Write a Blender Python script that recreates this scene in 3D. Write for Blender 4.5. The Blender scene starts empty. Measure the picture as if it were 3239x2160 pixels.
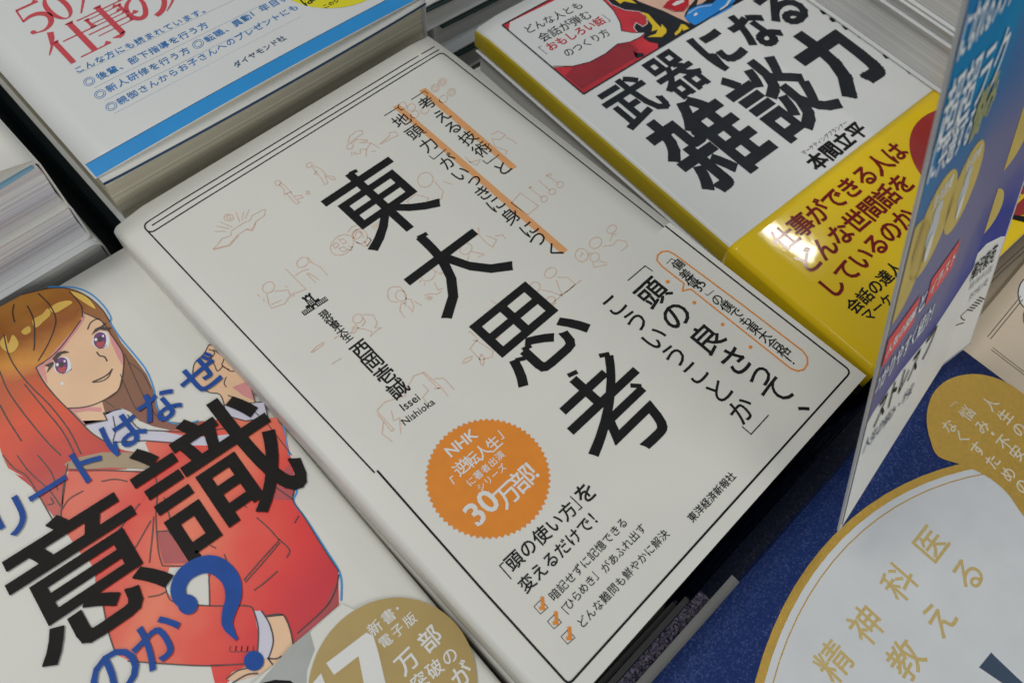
import bpy, math, random
import numpy as np
from mathutils import Vector, Matrix
random.seed(7)
sc = bpy.context.scene
COL = sc.collection

# ------------------------------------------------------------------ camera
TABLE = 0.075                      # height of the top cover of the middle book above the table
R_ = np.array([[0.7116799475994305, -0.700596848960066, 0.0517272405227491],
               [-0.5963700578825004, -0.6414361682941249, -0.48259962294367204],
               [0.3712874981009934, 0.31260789694340346, -0.8743122420065543]])
CC = np.array([-0.02957968, -0.17144055, 0.19683216 + TABLE])
FPX, CX, CY = 2486.4, 1619.5, 1080.0
SD = 3239 / 2351.0
cam = bpy.data.cameras.new('camera'); camo = bpy.data.objects.new('camera', cam); COL.objects.link(camo)
M3 = Matrix(R_.T.tolist()) @ Matrix(((1, 0, 0), (0, -1, 0), (0, 0, -1)))
camo.matrix_world = Matrix.Translation(Vector(CC.tolist())) @ M3.to_4x4()
cam.sensor_width = 36; cam.lens = FPX / 3239 * 36
cam.clip_start = 0.01; cam.clip_end = 20
cam.dof.use_dof = True; cam.dof.focus_distance = 0.228; cam.dof.aperture_fstop = 22
sc.camera = camo

# ------------------------------------------------------------------ world, lamps, exposure
w = bpy.data.worlds.new('World'); sc.world = w; w.use_nodes = True
w.node_tree.nodes['Background'].inputs[0].default_value = (0.84, 0.93, 1.0, 1)
w.node_tree.nodes['Background'].inputs[1].default_value = 0.21
def area(name, loc, target, size, power, col, sy=None):
    l = bpy.data.lights.new(name, 'AREA'); l.energy = power; l.color = col; l.size = size
    if sy: l.shape = 'RECTANGLE'; l.size_y = sy
    o = bpy.data.objects.new(name, l); COL.objects.link(o); o.location = loc
    d = Vector(target) - Vector(loc); o.rotation_euler = d.to_track_quat('-Z', 'Y').to_euler()
    return o
MID = (0.06, -0.08, TABLE)
area('ceiling_panel', (-0.35, 0.75, 1.7), MID, 0.6, 8.0, (1.0, 0.965, 0.88), 0.7)
area('ceiling_tube', (-0.75, -0.2, 1.8), MID, 0.3, 5.0, (0.92, 0.96, 1.0), 1.3)
area('front_fill', (0.10, -1.7, 0.95), MID, 1.1, 8.5, (1.0, 0.98, 0.94), 0.7)  # added fill for the sides that face the camera
HL = Vector((0.1505, -0.1350, TABLE - 0.013)); HD = Vector((0.6491, 0.1406, 0.7476)).normalized()
area('ceiling_spot', tuple(HL + HD * 1.9), tuple(HL), 0.15, 1.3, (1.0, 0.94, 0.82), 0.055)
sc.view_settings.view_transform = 'Standard'; sc.view_settings.look = 'None'
sc.view_settings.exposure = 0.04; sc.view_settings.gamma = 1; sc.view_settings.use_curve_mapping = False
sc.render.engine = 'CYCLES'; sc.cycles.max_bounces = 8

# ------------------------------------------------------------------ materials
def lin(r, g, b):
    f = lambda c: c / 12.92 if c <= .04045 else ((c + .055) / 1.055) ** 2.4
    return (f(r / 255), f(g / 255), f(b / 255), 1)
MATS = {}
def mat(name, col, rough=.45, var=.03, scale=60, coat=0.0, bump=.0, bscale=900, metal=0.0, spec=.5, warp=0.0):
    if name in MATS: return MATS[name]
    m = bpy.data.materials.new(name); m.use_nodes = True; nt = m.node_tree; b = nt.nodes['Principled BSDF']
    b.inputs['Roughness'].default_value = rough; b.inputs['Metallic'].default_value = metal
    b.inputs['Specular IOR Level'].default_value = spec
    b.inputs['Coat Weight'].default_value = coat; b.inputs['Coat Roughness'].default_value = .06
    tc = nt.nodes.new('ShaderNodeTexCoord')
    n = nt.nodes.new('ShaderNodeTexNoise'); n.inputs['Scale'].default_value = scale; n.inputs['Detail'].default_value = 5
    nt.links.new(tc.outputs['Object'], n.inputs['Vector'])
    r = nt.nodes.new('ShaderNodeValToRGB'); r.color_ramp.elements[0].position = .3; r.color_ramp.elements[1].position = .7
    c = col[:3]
    r.color_ramp.elements[0].color = tuple(max(0, x * (1 - var)) for x in c) + (1,)
    r.color_ramp.elements[1].color = tuple(min(1, x * (1 + var)) for x in c) + (1,)
    nt.links.new(n.outputs['Fac'], r.inputs['Fac']); nt.links.new(r.outputs['Color'], b.inputs['Base Color'])
    if bump:
        n2 = nt.nodes.new('ShaderNodeTexNoise'); n2.inputs['Scale'].default_value = bscale; n2.inputs['Detail'].default_value = 4
        nt.links.new(tc.outputs['Object'], n2.inputs['Vector'])
        bp = nt.nodes.new('ShaderNodeBump'); bp.inputs['Strength'].default_value = bump; bp.inputs['Distance'].default_value = .0003
        nt.links.new(n2.outputs['Fac'], bp.inputs['Height']); nt.links.new(bp.outputs['Normal'], b.inputs['Normal'])
        if warp:
            n3 = nt.nodes.new('ShaderNodeTexNoise'); n3.inputs['Scale'].default_value = 16; n3.inputs['Detail'].default_value = 2
            nt.links.new(tc.outputs['Object'], n3.inputs['Vector'])
            b3 = nt.nodes.new('ShaderNodeBump'); b3.inputs['Strength'].default_value = warp; b3.inputs['Distance'].default_value = .006
            nt.links.new(n3.outputs['Fac'], b3.inputs['Height']); nt.links.new(b3.outputs['Normal'], bp.inputs['Normal'])
        if coat: nt.links.new(bp.outputs['Normal'], b.inputs['Coat Normal'])
    MATS[name] = m; return m
def pages(name, c0, c1, z1=1100, z2=4200, rough=.8):
    """page edges: fine stripes along z of the block"""
    m = bpy.data.materials.new(name); m.use_nodes = True; nt = m.node_tree; b = nt.nodes['Principled BSDF']
    b.inputs['Roughness'].default_value = rough; b.inputs['Specular IOR Level'].default_value = .25
    tc = nt.nodes.new('ShaderNodeTexCoord'); outs = []
    for zs, xs in ((z1, 1.2), (z2, 2.5), (200, 1.0)):
        mp = nt.nodes.new('ShaderNodeMapping'); mp.inputs['Scale'].default_value = (xs, xs, zs)
        nt.links.new(tc.outputs['Object'], mp.inputs['Vector'])
        n = nt.nodes.new('ShaderNodeTexNoise'); n.inputs['Scale'].default_value = 1; n.inputs['Detail'].default_value = 3
        nt.links.new(mp.outputs['Vector'], n.inputs['Vector']); outs.append(n)
    a = nt.nodes.new('ShaderNodeMath'); a.operation = 'ADD'
    nt.links.new(outs[0].outputs['Fac'], a.inputs[0]); nt.links.new(outs[1].outputs['Fac'], a.inputs[1])
    a2 = nt.nodes.new('ShaderNodeMath'); a2.operation = 'ADD'
    nt.links.new(a.outputs[0], a2.inputs[0]); nt.links.new(outs[2].outputs['Fac'], a2.inputs[1])
    d = nt.nodes.new('ShaderNodeMath'); d.operation = 'DIVIDE'; d.inputs[1].default_value = 3
    nt.links.new(a2.outputs[0], d.inputs[0])
    r = nt.nodes.new('ShaderNodeValToRGB'); r.color_ramp.elements[0].position = .41; r.color_ramp.elements[1].position = .55
    r.color_ramp.elements[0].color = c0; r.color_ramp.elements[1].color = c1
    nt.links.new(d.outputs[0], r.inputs['Fac']); nt.links.new(r.outputs['Color'], b.inputs['Base Color'])
    bp = nt.nodes.new('ShaderNodeBump'); bp.inputs['Strength'].default_value = .5; bp.inputs['Distance'].default_value = .0004
    nt.links.new(d.outputs[0], bp.inputs['Height']); nt.links.new(bp.outputs['Normal'], b.inputs['Normal'])
    return m
def grad(name, stops, ang, lo, hi, rough=.4, wob=.0, nscale=120):
    """printed colour ramp running along one direction of the book's own plane"""
    m = bpy.data.materials.new(name); m.use_nodes = True; nt = m.node_tree; b = nt.nodes['Principled BSDF']
    b.inputs['Roughness'].default_value = rough
    tc = nt.nodes.new('ShaderNodeTexCoord')
    dp = nt.nodes.new('ShaderNodeVectorMath'); dp.operation = 'DOT_PRODUCT'
    dp.inputs[1].default_value = (math.cos(ang), math.sin(ang), 0)
    nt.links.new(tc.outputs['Object'], dp.inputs[0])
    n = nt.nodes.new('ShaderNodeTexNoise'); n.inputs['Scale'].default_value = nscale; n.inputs['Detail'].default_value = 3
    nt.links.new(tc.outputs['Object'], n.inputs['Vector'])
    mr = nt.nodes.new('ShaderNodeMapRange'); mr.inputs['From Min'].default_value = lo; mr.inputs['From Max'].default_value = hi
    nt.links.new(dp.outputs['Value'], mr.inputs['Value'])
    ma = nt.nodes.new('ShaderNodeMath'); ma.operation = 'MULTIPLY_ADD'; ma.inputs[1].default_value = wob
    nt.links.new(n.outputs['Fac'], ma.inputs[0]); nt.links.new(mr.outputs['Result'], ma.inputs[2])
    s = nt.nodes.new('ShaderNodeMath'); s.operation = 'SUBTRACT'; s.inputs[1].default_value = wob * .5
    nt.links.new(ma.outputs[0], s.inputs[0])
    r = nt.nodes.new('ShaderNodeValToRGB'); cr = r.color_ramp
    cr.elements[0].position = stops[0][0]; cr.elements[0].color = stops[0][1]
    cr.elements[1].position = stops[-1][0]; cr.elements[1].color = stops[-1][1]
    for p, c in stops[1:-1]:
        e = cr.elements.new(p); e.color = c
    nt.links.new(s.outputs[0], r.inputs['Fac']); nt.links.new(r.outputs['Color'], b.inputs['Base Color'])
    MATS[name] = m; return m
def glitter(name, base, fleck, rough=.3, scale=2600, dens=.5, spec=.6):
    m = bpy.data.materials.new(name); m.use_nodes = True; nt = m.node_tree; b = nt.nodes['Principled BSDF']
    tc = nt.nodes.new('ShaderNodeTexCoord')
    v = nt.nodes.new('ShaderNodeTexVoronoi'); v.inputs['Scale'].default_value = scale
    nt.links.new(tc.outputs['Object'], v.inputs['Vector'])
    sep = nt.nodes.new('ShaderNodeSeparateColor'); nt.links.new(v.outputs['Color'], sep.inputs['Color'])
    r = nt.nodes.new('ShaderNodeValToRGB'); r.color_ramp.elements[0].position = dens; r.color_ramp.elements[0].color = base
    r.color_ramp.elements[1].position = 1.0; r.color_ramp.elements[1].color = fleck
    nt.links.new(sep.outputs['Red'], r.inputs['Fac']); nt.links.new(r.outputs['Color'], b.inputs['Base Color'])
    b.inputs['Metallic'].default_value = .35; b.inputs['Roughness'].default_value = rough
    vm = nt.nodes.new('ShaderNodeVectorMath'); vm.operation = 'SUBTRACT'; vm.inputs[1].default_value = (.5, .5, .5)
    nt.links.new(v.outputs['Color'], vm.inputs[0])
    vs = nt.nodes.new('ShaderNodeVectorMath'); vs.operation = 'SCALE'; vs.inputs['Scale'].default_value = spec
    nt.links.new(vm.outputs[0], vs.inputs[0])
    g = nt.nodes.new('ShaderNodeNewGeometry'); va = nt.nodes.new('ShaderNodeVectorMath'); va.operation = 'ADD'
    nt.links.new(g.outputs['Normal'], va.inputs[0]); nt.links.new(vs.outputs[0], va.inputs[1])
    vn = nt.nodes.new('ShaderNodeVectorMath'); vn.operation = 'NORMALIZE'; nt.links.new(va.outputs[0], vn.inputs[0])
    nt.links.new(vn.outputs[0], b.inputs['Normal'])
    MATS[name] = m; return m

WHITE = mat('white_jacket_paper', (.785, .77, .71), .40, .025, 30, bump=.08, bscale=2500, spec=.4, warp=.25)
WHITE2 = mat('white_gloss_paper', (.77, .775, .765), .38, .02, 25, bump=.05, bscale=1500, spec=.4, warp=.2)
INK = mat('black_ink', (.010, .010, .011), .6, .25, 300, spec=.2)
INK2 = mat('charcoal_ink', (.016, .019, .026), .5, .2, 200, spec=.25)
ORANGE = mat('orange_ink', (.84, .27, .02), .45, .04, 200)
PALEOR = mat('pale_orange_ink', (.83, .40, .16), .45, .04, 200)
LINEART = mat('pale_line_ink', (.74, .52, .40), .5, .1, 400)
PWHITE = mat('print_white', (.80, .79, .76), .4, .02)
BLUEINK = mat('blue_ink', (.015, .20, .55), .4, .15, 300)
BLUETXT = mat('royal_blue_ink', (.008, .075, .36), .5, .1, 200, spec=.25)
CYAN = mat('sky_blue_gloss', (.02, .30, .72), .4, .05, 60, coat=.2)
RED = mat('red_ink', (.55, .02, .035), .5, .1, 200, spec=.25)
DRED = mat('dark_red_ink', (.20, .004, .006), .6, .15, 200, spec=.15, coat=.35)
YELLOW = mat('yellow_gloss_band', (.90, .62, .0), .5, .03, 40, coat=.9, bump=.05, bscale=200, spec=.2)
YSPINE = mat('yellow_spine', (.60, .44, .02), .4, .06, 60)
YSTICK = mat('yellow_sticker', (.85, .76, .02), .35, .03)
GREENK = mat('dark_green_endpaper', (.015, .05, .04), .35, .2, 80)
PGREY = pages('pages_grey', (.46, .45, .45, 1), (.76, .74, .71, 1))
PBLUE = pages('pages_cool_lined', (.44, .44, .52, 1), (.80, .79, .78, 1), 1500, 4200)
PCREAM = pages('pages_cream', (.50, .46, .34, 1), (.76, .71, .56, 1))
PWHT = pages('pages_white', (.58, .58, .56, 1), (.80, .79, .76, 1), 700, 3000)
TABLEM = mat('black_shelf', (.008, .012, .014), .18, .3, 40)
BLACKP = mat('black_glossy', (.006, .007, .01), .25, .3, 60)
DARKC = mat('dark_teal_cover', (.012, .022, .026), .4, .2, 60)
CREAM = mat('cream_paper', (.68, .56, .42), .45, .04, 60)
GOLD = mat('gold_foil', (.84, .52, .11), .36, .05, 900, metal=.75, bump=.35, bscale=3200)
GOLDL = mat('gold_foil_lettering', (.80, .60, .24), .4, .05, 900, metal=.5, bump=.3, bscale=3200)
GOLDP = mat('gold_print', (.47, .33, .11), .4, .06, 100)
NAVY = glitter('navy_glitter', (.006, .028, .15, 1), (.07, .10, .28, 1), .40, 2800, .78, .34)
NAVYD = glitter('navy_glitter_shaded', (.004, .008, .028, 1), (.02, .03, .08, 1), .45, 2300, .6, .5)  # darker copy of the navy: shade of the gap put into the colour
NAVYF = glitter('navy_glitter_lit', (.06, .05, .10, 1), (.45, .38, .45, 1), .3, 2300, .3, .9)  # lit copy of the navy: purple light reflection painted in
SILVERW = mat('pearl_white', (.69, .705, .72), .35, .03, 100)

# ------------------------------------------------------------------ object helpers
def link(o, parent=None):
    COL.objects.link(o)
    if parent is not None: o.parent = parent
    return o
def mesh_obj(name, verts, faces, mats, midx=None, parent=None, smooth=False):
    me = bpy.data.meshes.new(name); me.from_pydata([tuple(map(float, v)) for v in verts], [], faces)
    for m in mats: me.materials.append(m)
    if midx is not None: me.polygons.foreach_set('material_index', midx)
    if smooth: me.polygons.foreach_set('use_smooth', [True] * len(me.polygons))
    me.update()
    return link(bpy.data.objects.new(name, me), parent)
def tag(o, label=None, cat=None, group=None, kind=None):
    for k, v in (('label', label), ('category', cat), ('group', group), ('kind', kind)):
        if v: o[k] = v
    return o
def ray(px, py):
    return R_.T @ np.array([(px * SD - CX) / FPX, (py * SD - CY) / FPX, 1.0])
def P(px, py, z):
    d = ray(px, py); return CC + d * ((z + TABLE - CC[2]) / d[2])

class Thing:
    """a flat book lying on a stack: local x to the right, y towards its head, z up; origin = head left corner of its base"""
    def __init__(s, name, label, cat, tl, yaw, W, H, T, group=None, tilt=None):
        s.W, s.H, s.T = W, H, T
        s.o = bpy.data.objects.new(name, None); s.o.empty_display_size = .01; COL.objects.link(s.o)
        rot = Matrix.Rotation(math.radians(yaw), 4, 'Z')
        if tilt is not None: rot = tilt
        s.M = Matrix.Translation(Vector((tl[0], tl[1], tl[2] + TABLE - T))) @ rot
        s.o.matrix_world = s.M
        s.A = np.array(s.M.to_3x3()); s.t = np.array(s.M.translation)
        tag(s.o, label, cat, group)
        s.zf = lambda x, y: 0.0
    def loc(s, px, py, z=None):
        z = s.T if z is None else z
        n = s.A[:, 2]; p0 = s.t + s.A @ np.array([0, 0, z]); d = ray(px, py)
        q = CC + d * (n @ (p0 - CC)) / (n @ d)
        l = s.A.T @ (q - s.t); return np.array(l[:2])

def cover(bk, m, r=.0022, th=.0003, spine='L', spine_mat=None, droop=None, name='cover', nb=True, inset=0.0, y0=0.0, y1=None, lift=0.0, x1=None):
    """one continuous wrap: front board, rounded spine, back board"""
    W = bk.W if x1 is None else x1; T = bk.T + lift; H = bk.H; y1 = -H if y1 is None else y1
    prof = [(W, T)] + [(W - (W - r) * i / 14, T) for i in range(1, 15)]
    prof += [(r - r * math.sin(a) - lift * 0, T - r + r * math.cos(a)) for a in [math.pi / 2 * i / 6 for i in range(1, 7)]]
    n_top = len(prof)
    lo = -lift
    prof += [(0, r + lo)]
    prof += [(r - r * math.cos(a), r + lo - r * math.sin(a)) for a in [math.pi / 2 * i / 6 for i in range(1, 7)]]
    if nb: prof += [(W, lo)]
    prof = [(x - (lift if (z < T - r * .5 and x < r) else 0), z) for x, z in prof]
    ny = 24; V = []; F = []; MI = []
    for j in range(ny + 1):
        y = y0 + (y1 - y0) * j / ny
        for k, (x, z) in enumerate(prof):
            zz = z
            if k < n_top + 1: zz += bk.zf(x, y) * max(0, min(1, (z - T * .4) / (T * .6)))
            xx = x if spine == 'L' else W - x
            V.append((xx, y, zz))
    n = len(prof)
    for j in range(ny):
        for k in range(n - 1):
            F.append((j * n + k, j * n + k + 1, (j + 1) * n + k + 1, (j + 1) * n + k))
            MI.append(1 if (spine_mat and 17 <= k <= 22) else 0)
    o = mesh_obj(name, V, F, [m] + ([spine_mat] if spine_mat else []), MI, bk.o, True)
    if th > 3e-5: md = o.modifiers.new('thick', 'SOLIDIFY'); md.thickness = th; md.offset = -1 if spine == 'L' else 1
    return o
def block(bk, m, ins=(.0012, .0016, .0015), spine='L', gap=.0006, name='page_block', bow=.0008):
    """text block, a little smaller than the cover, its long edge slightly bowed"""
    W, H, T = bk.W, bk.H, bk.T
    xa, xb = (.0009, W - ins[1]) if spine == 'L' else (ins[1], W - .0009)
    ya, yb = -ins[2], -H + ins[2]; z0, z1 = gap, T - gap
    V = []; F = []; nx, nz = 12, 6
    ring = [(xa + (xb - xa) * i / nx, ya) for i in range(nx)] + [(xb, ya + (yb - ya) * i / nx) for i in range(nx)] + \
           [(xb - (xb - xa) * i / nx, yb) for i in range(nx)] + [(xa, yb - (yb - ya) * i / nx) for i in range(nx)]
    n = len(ring); rnd = random.Random(int(W * 1e5 + T * 1e6))
    ph = rnd.uniform(0, 6)
    for k in range(nz + 1):
        z = z0 + (z1 - z0) * k / nz
        for i, (x, y) in enumerate(ring):
            q = bow * .5 * math.sin(ph + z * 500)
            V.append((x + (q * .3 if x > W / 2 else -q * .3), y + (q if y < -H / 2 else 0), z + (bk.zf(x, y) if k == nz else 0)))
    for k in range(nz):
        for i in range(n):
            F.append((k * n + i, (k + 1) * n + i, (k + 1) * n + (i + 1) % n, k * n + (i + 1) % n))
    F.append(tuple(range(nz * n, nz * n + n))[::-1]); F.append(tuple(range(n)))
    return mesh_obj(name, V, F, [m], None, bk.o)

# ------------------------------------------------------------------ printed matter
GL = {}
def glyph(s):
    if s in GL: return GL[s]
    c = bpy.data.curves.new('t', 'FONT'); c.body = s; c.resolution_u = 3
    o = bpy.data.objects.new('t', c); COL.objects.link(o); bpy.context.view_layer.update()
    me = bpy.data.meshes.new_from_object(o.evaluated_get(bpy.context.evaluated_depsgraph_get()))
    V = np.array([v.co[:2] for v in me.vertices]).reshape(-1, 2); F = [tuple(p.vertices) for p in me.polygons]
    # merge duplicates for boundary search
    key = {}; idx = []
    for v in V:
        k = (round(v[0], 5), round(v[1], 5)); idx.append(key.setdefault(k, len(key)))
    cnt = {}
    for f in F:
        for a, b in zip(f, f[1:] + f[:1]):
            a, b = idx[a], idx[b]; e = (min(a, b), max(a, b)); cnt[e] = cnt.get(e, 0) + 1
    pts = [None] * len(key)
    for k, i in key.items(): pts[i] = k
    B = [(pts[a], pts[b]) for (a, b), n in cnt.items() if n == 1 and a != b]
    bpy.data.objects.remove(o); bpy.data.meshes.remove(me); bpy.data.curves.remove(c)
    GL[s] = (V, F, B); return GL[s]
rj = random.Random(3)
class Ink:
    def __init__(s, bk, base=6e-5, step=3e-5):
        s.bk = bk; s.V = []; s.F = []; s.MI = []; s.mats = []; s.base = base; s.step = step
    def _m(s, m):
        if m not in s.mats: s.mats.append(m)
        return s.mats.index(m)
    def _add(s, pts, faces, m, layer, jit=0):
        k = len(s.V); T = s.bk.T
        for p in pts: s.V.append([p[0], p[1], T + s.bk.zf(p[0], p[1]) + s.base + layer * s.step + (p[2] if len(p) > 2 else 0)])
        mi = s._m(m)
        for f in faces: s.F.append(tuple(i + k for i in f)); s.MI.append(mi)
    def L(s, pts): return [s.bk.loc(*p) for p in pts]
    def polyl(s, pts, m, layer=0):
        a = sum(p[0] * q[1] - q[0] * p[1] for p, q in zip(pts, list(pts[1:]) + [pts[0]]))
        if a < 0: pts = list(pts)[::-1]
        s._add(pts, [tuple(range(len(pts)))], m, layer)
    def poly(s, pts, m, layer=0, smooth=False):
        q = s.L(pts)
        if smooth: q = spline(q, True)
        s.polyl(q, m, layer)
    def strokel(s, q, wd, m, layer=0, closed=False, taper=None):
        q = [np.array(p, float) for p in q]
        if closed: q = q + [q[0]]
        # resample long pieces
        out = [q[0]]
        for a, b in zip(q, q[1:]):
            n = max(1, int(np.linalg.norm(b - a) / .012))
            out += [a + (b - a) * i / n for i in range(1, n + 1)]
        q = out; n = len(q); Lp = []; Rp = []
        for i, p in enumerate(q):
            if closed: a = q[i - 1] if i else q[-2]; b = q[i + 1] if i < n - 1 else q[1]
            else: a = q[max(0, i - 1)]; b = q[min(n - 1, i + 1)]
            d1 = p - a; d2 = b - p
            if np.linalg.norm(d1) < 1e-9: d1 = d2
            if np.linalg.norm(d2) < 1e-9: d2 = d1
            d1 = d1 / (np.linalg.norm(d1) + 1e-12); d2 = d2 / (np.linalg.norm(d2) + 1e-12)
            t = d1 + d2; t = t / (np.linalg.norm(t) + 1e-9); nn = np.array([-t[1], t[0]])
            c = max(.4, abs(nn @ np.array([-d1[1], d1[0]])))
            h = wd / 2 / c
            if taper: 
                u = i / (n - 1); h *= taper(u)
            Lp.append(p + nn * h); Rp.append(p - nn * h)
        s._add(Lp + Rp, [(i, n + i, n + i + 1, i + 1) for i in range(n - 1)], m, layer)
    def stroke(s, pts, wd, m, layer=1, closed=False, smooth=False, taper=None):
        q = s.L(pts)
        if smooth: q = spline(q, closed); 
        s.strokel(q, wd, m, layer, closed, taper)
    def ell(s, c, rx, ry, m, layer=0, rot=0, n=28):
        """ellipse given in picture pixels, stored on the sheet"""
        s.poly([(c[0] + rx * math.cos(t) * math.cos(rot) - ry * math.sin(t) * math.sin(rot),
                 c[1] + rx * math.cos(t) * math.sin(rot) + ry * math.sin(t) * math.cos(rot)) for t in np.linspace(0, 2 * math.pi, n, False)], m, layer)
    def ring(s, c, r, wd, m, layer=0, rot=0, ry=None, n=22):
        ry = ry or r
        s.stroke([(c[0] + r * math.cos(t) * math.cos(rot) - ry * math.sin(t) * math.sin(rot),
                   c[1] + r * math.cos(t) * math.sin(rot) + ry * math.sin(t) * math.cos(rot)) for t in np.linspace(0, 2 * math.pi, n, False)], wd, m, layer, True)
    def put(s, g, c, sx, sy, ex, m, layer, bold, org=(.5, .38)):
        V, F, B = glyph(g); ex = np.array(ex, float); ey = np.array([-ex[1], ex[0]])
        f = lambda v: c + ex * (v[0] - org[0]) * sx + ey * (v[1] - org[1]) * sy
        s._add([f(v) for v in V], F, m, layer)
        if bold:
            r = bold * max(sx, sy)
            for a, b in B:
                a = f(a); b = f(b); d = b - a; l = np.linalg.norm(d)
                if l < 1e-9: continue
                d = d / l; nn = np.array([-d[1], d[0]]) * r; e = d * r * .92
                z = rj.uniform(.5e-6, 7e-6)
                q = [a - e - nn, b + e - nn, b + e + nn, a - e + nn]
                s._add([(p[0], p[1], z) for p in q], [(0, 1, 2, 3)], m, layer)
    def fit(s, ch, pts, m, bold, layer=2, rot=0.0):
        """place a character so that its ink fills the box spanned by some of its outermost points"""
        c, r = math.cos(math.radians(rot)), math.sin(math.radians(rot))
        q = np.array([s.bk.loc(*p) for p in pts]) @ np.array([[c, -r], [r, c]])
        V, F, B = glyph(ch); x0, y0 = q.min(0); x1, y1 = q.max(0); gx0, gy0 = V.min(0); gx1, gy1 = V.max(0)
        w_, h_ = x1 - x0, y1 - y0; bb = bold * max(w_, h_)
        sx = (w_ - 2 * bb) / (gx1 - gx0); sy = (h_ - 2 * bb) / (gy1 - gy0)
        cen = np.array([(x0 + x1) / 2, (y0 + y1) / 2]); cen = np.array([cen[0] * c - cen[1] * r, cen[0] * r + cen[1] * c])
        s.put(ch, cen, sx, sy, (c, r), m, layer, bb / max(sx, sy), org=((gx0 + gx1) / 2, (gy0 + gy1) / 2))
    def text(s, txt, p0, p1, m=INK, size=None, k=1.0, bold=0.0, vert=False, layer=2, dirp=None, sxk=1.0, up=None):
        a = s.bk.loc(*p0); b = s.bk.loc(*p1) if p1 is not None else a
        n = len(txt)
        if n > 1 and dirp is None: d = b - a; pitch = np.linalg.norm(d) / (n - 1); d = d / np.linalg.norm(d)
        elif n > 1: d = b - a; pitch = np.linalg.norm(d) / (n - 1); d = d / np.linalg.norm(d)
        else: d = np.array([1., 0.]) if not vert else np.array([0., -1.]); pitch = size or .005
        sz = size or pitch * k
        ex = d if not vert else np.array([-d[1], d[0]])
        if up is not None: ex = np.array([math.cos(math.radians(up)), math.sin(math.radians(up))])
        for i, ch in enumerate(txt):
            if ch == ' ': continue
            c = a + (b - a) * (i / max(1, n - 1))
            if vert and ch in 'ー': s.put(ch, c, sz, sz, (-ex[1] * -1, ex[0] * -1), m, layer, bold)
            else: s.put(ch, c, sz * sxk, sz, ex, m, layer, bold)
    def line(s, txt, pl, pr, m=INK, bold=0, layer=2, h=None):
        """a proportional string squeezed between its left and right end on the baseline"""
        V, F, B = glyph(txt); a = s.bk.loc(*pl); b = s.bk.loc(*pr); wd = V[:, 0].max() - V[:, 0].min()
        d = b - a; L = np.linalg.norm(d); sx = L / wd
        s.put(txt, a, sx, h or sx, d / L, m, layer, bold, org=(V[:, 0].min(), 0))
    def build(s, name, parent=None, label=None, xf=None):
        if not s.V: return
        if xf is not None: s.V = [list(xf @ Vector(v)) for v in s.V]
        o = mesh_obj(name, s.V, s.F, s.mats, s.MI, parent or s.bk.o)
        if label: o['label'] = label
        return o
def spline(q, closed, n=6):
    q = [np.array(p, float) for p in q]; N = len(q); out = []
    rng = range(N) if closed else range(N - 1)
    for i in rng:
        p0 = q[(i - 1) % N] if closed or i > 0 else q[0]; p1 = q[i]; p2 = q[(i + 1) % N]
        p3 = q[(i + 2) % N] if closed or i + 2 < N else q[-1]
        for k in range(n):
            t = k / n
            out.append(.5 * ((2 * p1) + (-p0 + p2) * t + (2 * p0 - 5 * p1 + 4 * p2 - p3) * t * t + (-p0 + 3 * p1 - 3 * p2 + p3) * t ** 3))
    if not closed: out.append(q[-1])
    return out
def conv(x0, y0, sc_):
    return lambda *pts: [((x0 + p[0] / sc_) / SD, (y0 + p[1] / sc_) / SD) for p in pts]
R1 = conv(0, 0, 2.1778); R2 = conv(1080, 0, 2.1778); R3 = conv(2160, 0, 2.1778)
R4 = conv(0, 720, 2.1778); R5 = conv(1080, 720, 2.1778); R6 = conv(2160, 720, 2.1778)
R7 = conv(0, 1440, 2.1778); R8 = conv(1080, 1440, 2.1778); R9 = conv(2160, 1440, 2.1778)
Z5 = conv(640, 360, 3.5636); Z6 = conv(1000, 640, 4.612); ZB = conv(0, 0, 2.352)
ZY = conv(1640, 0, 3.2667); ZO = conv(2340, 640, 3.7339); ZR = conv(2200, 0, 3.36); ZC = conv(2800, 900, 5.358)
one = lambda f, x, y: f((x, y))[0]

# ------------------------------------------------------------------ table
tb = mesh_obj('table_surface', [(-1.2, -1.2, 0), (1.2, -1.2, 0), (1.2, 1.2, 0), (-1.2, 1.2, 0), (-1.2, -1.2, -.03), (1.2, -1.2, -.03), (1.2, 1.2, -.03), (-1.2, 1.2, -.03)],
              [(0, 1, 2, 3), (7, 6, 5, 4), (0, 4, 5, 1), (1, 5, 6, 2), (2, 6, 7, 3), (3, 7, 4, 0)], [TABLEM])
tb['kind'] = 'structure'

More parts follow.
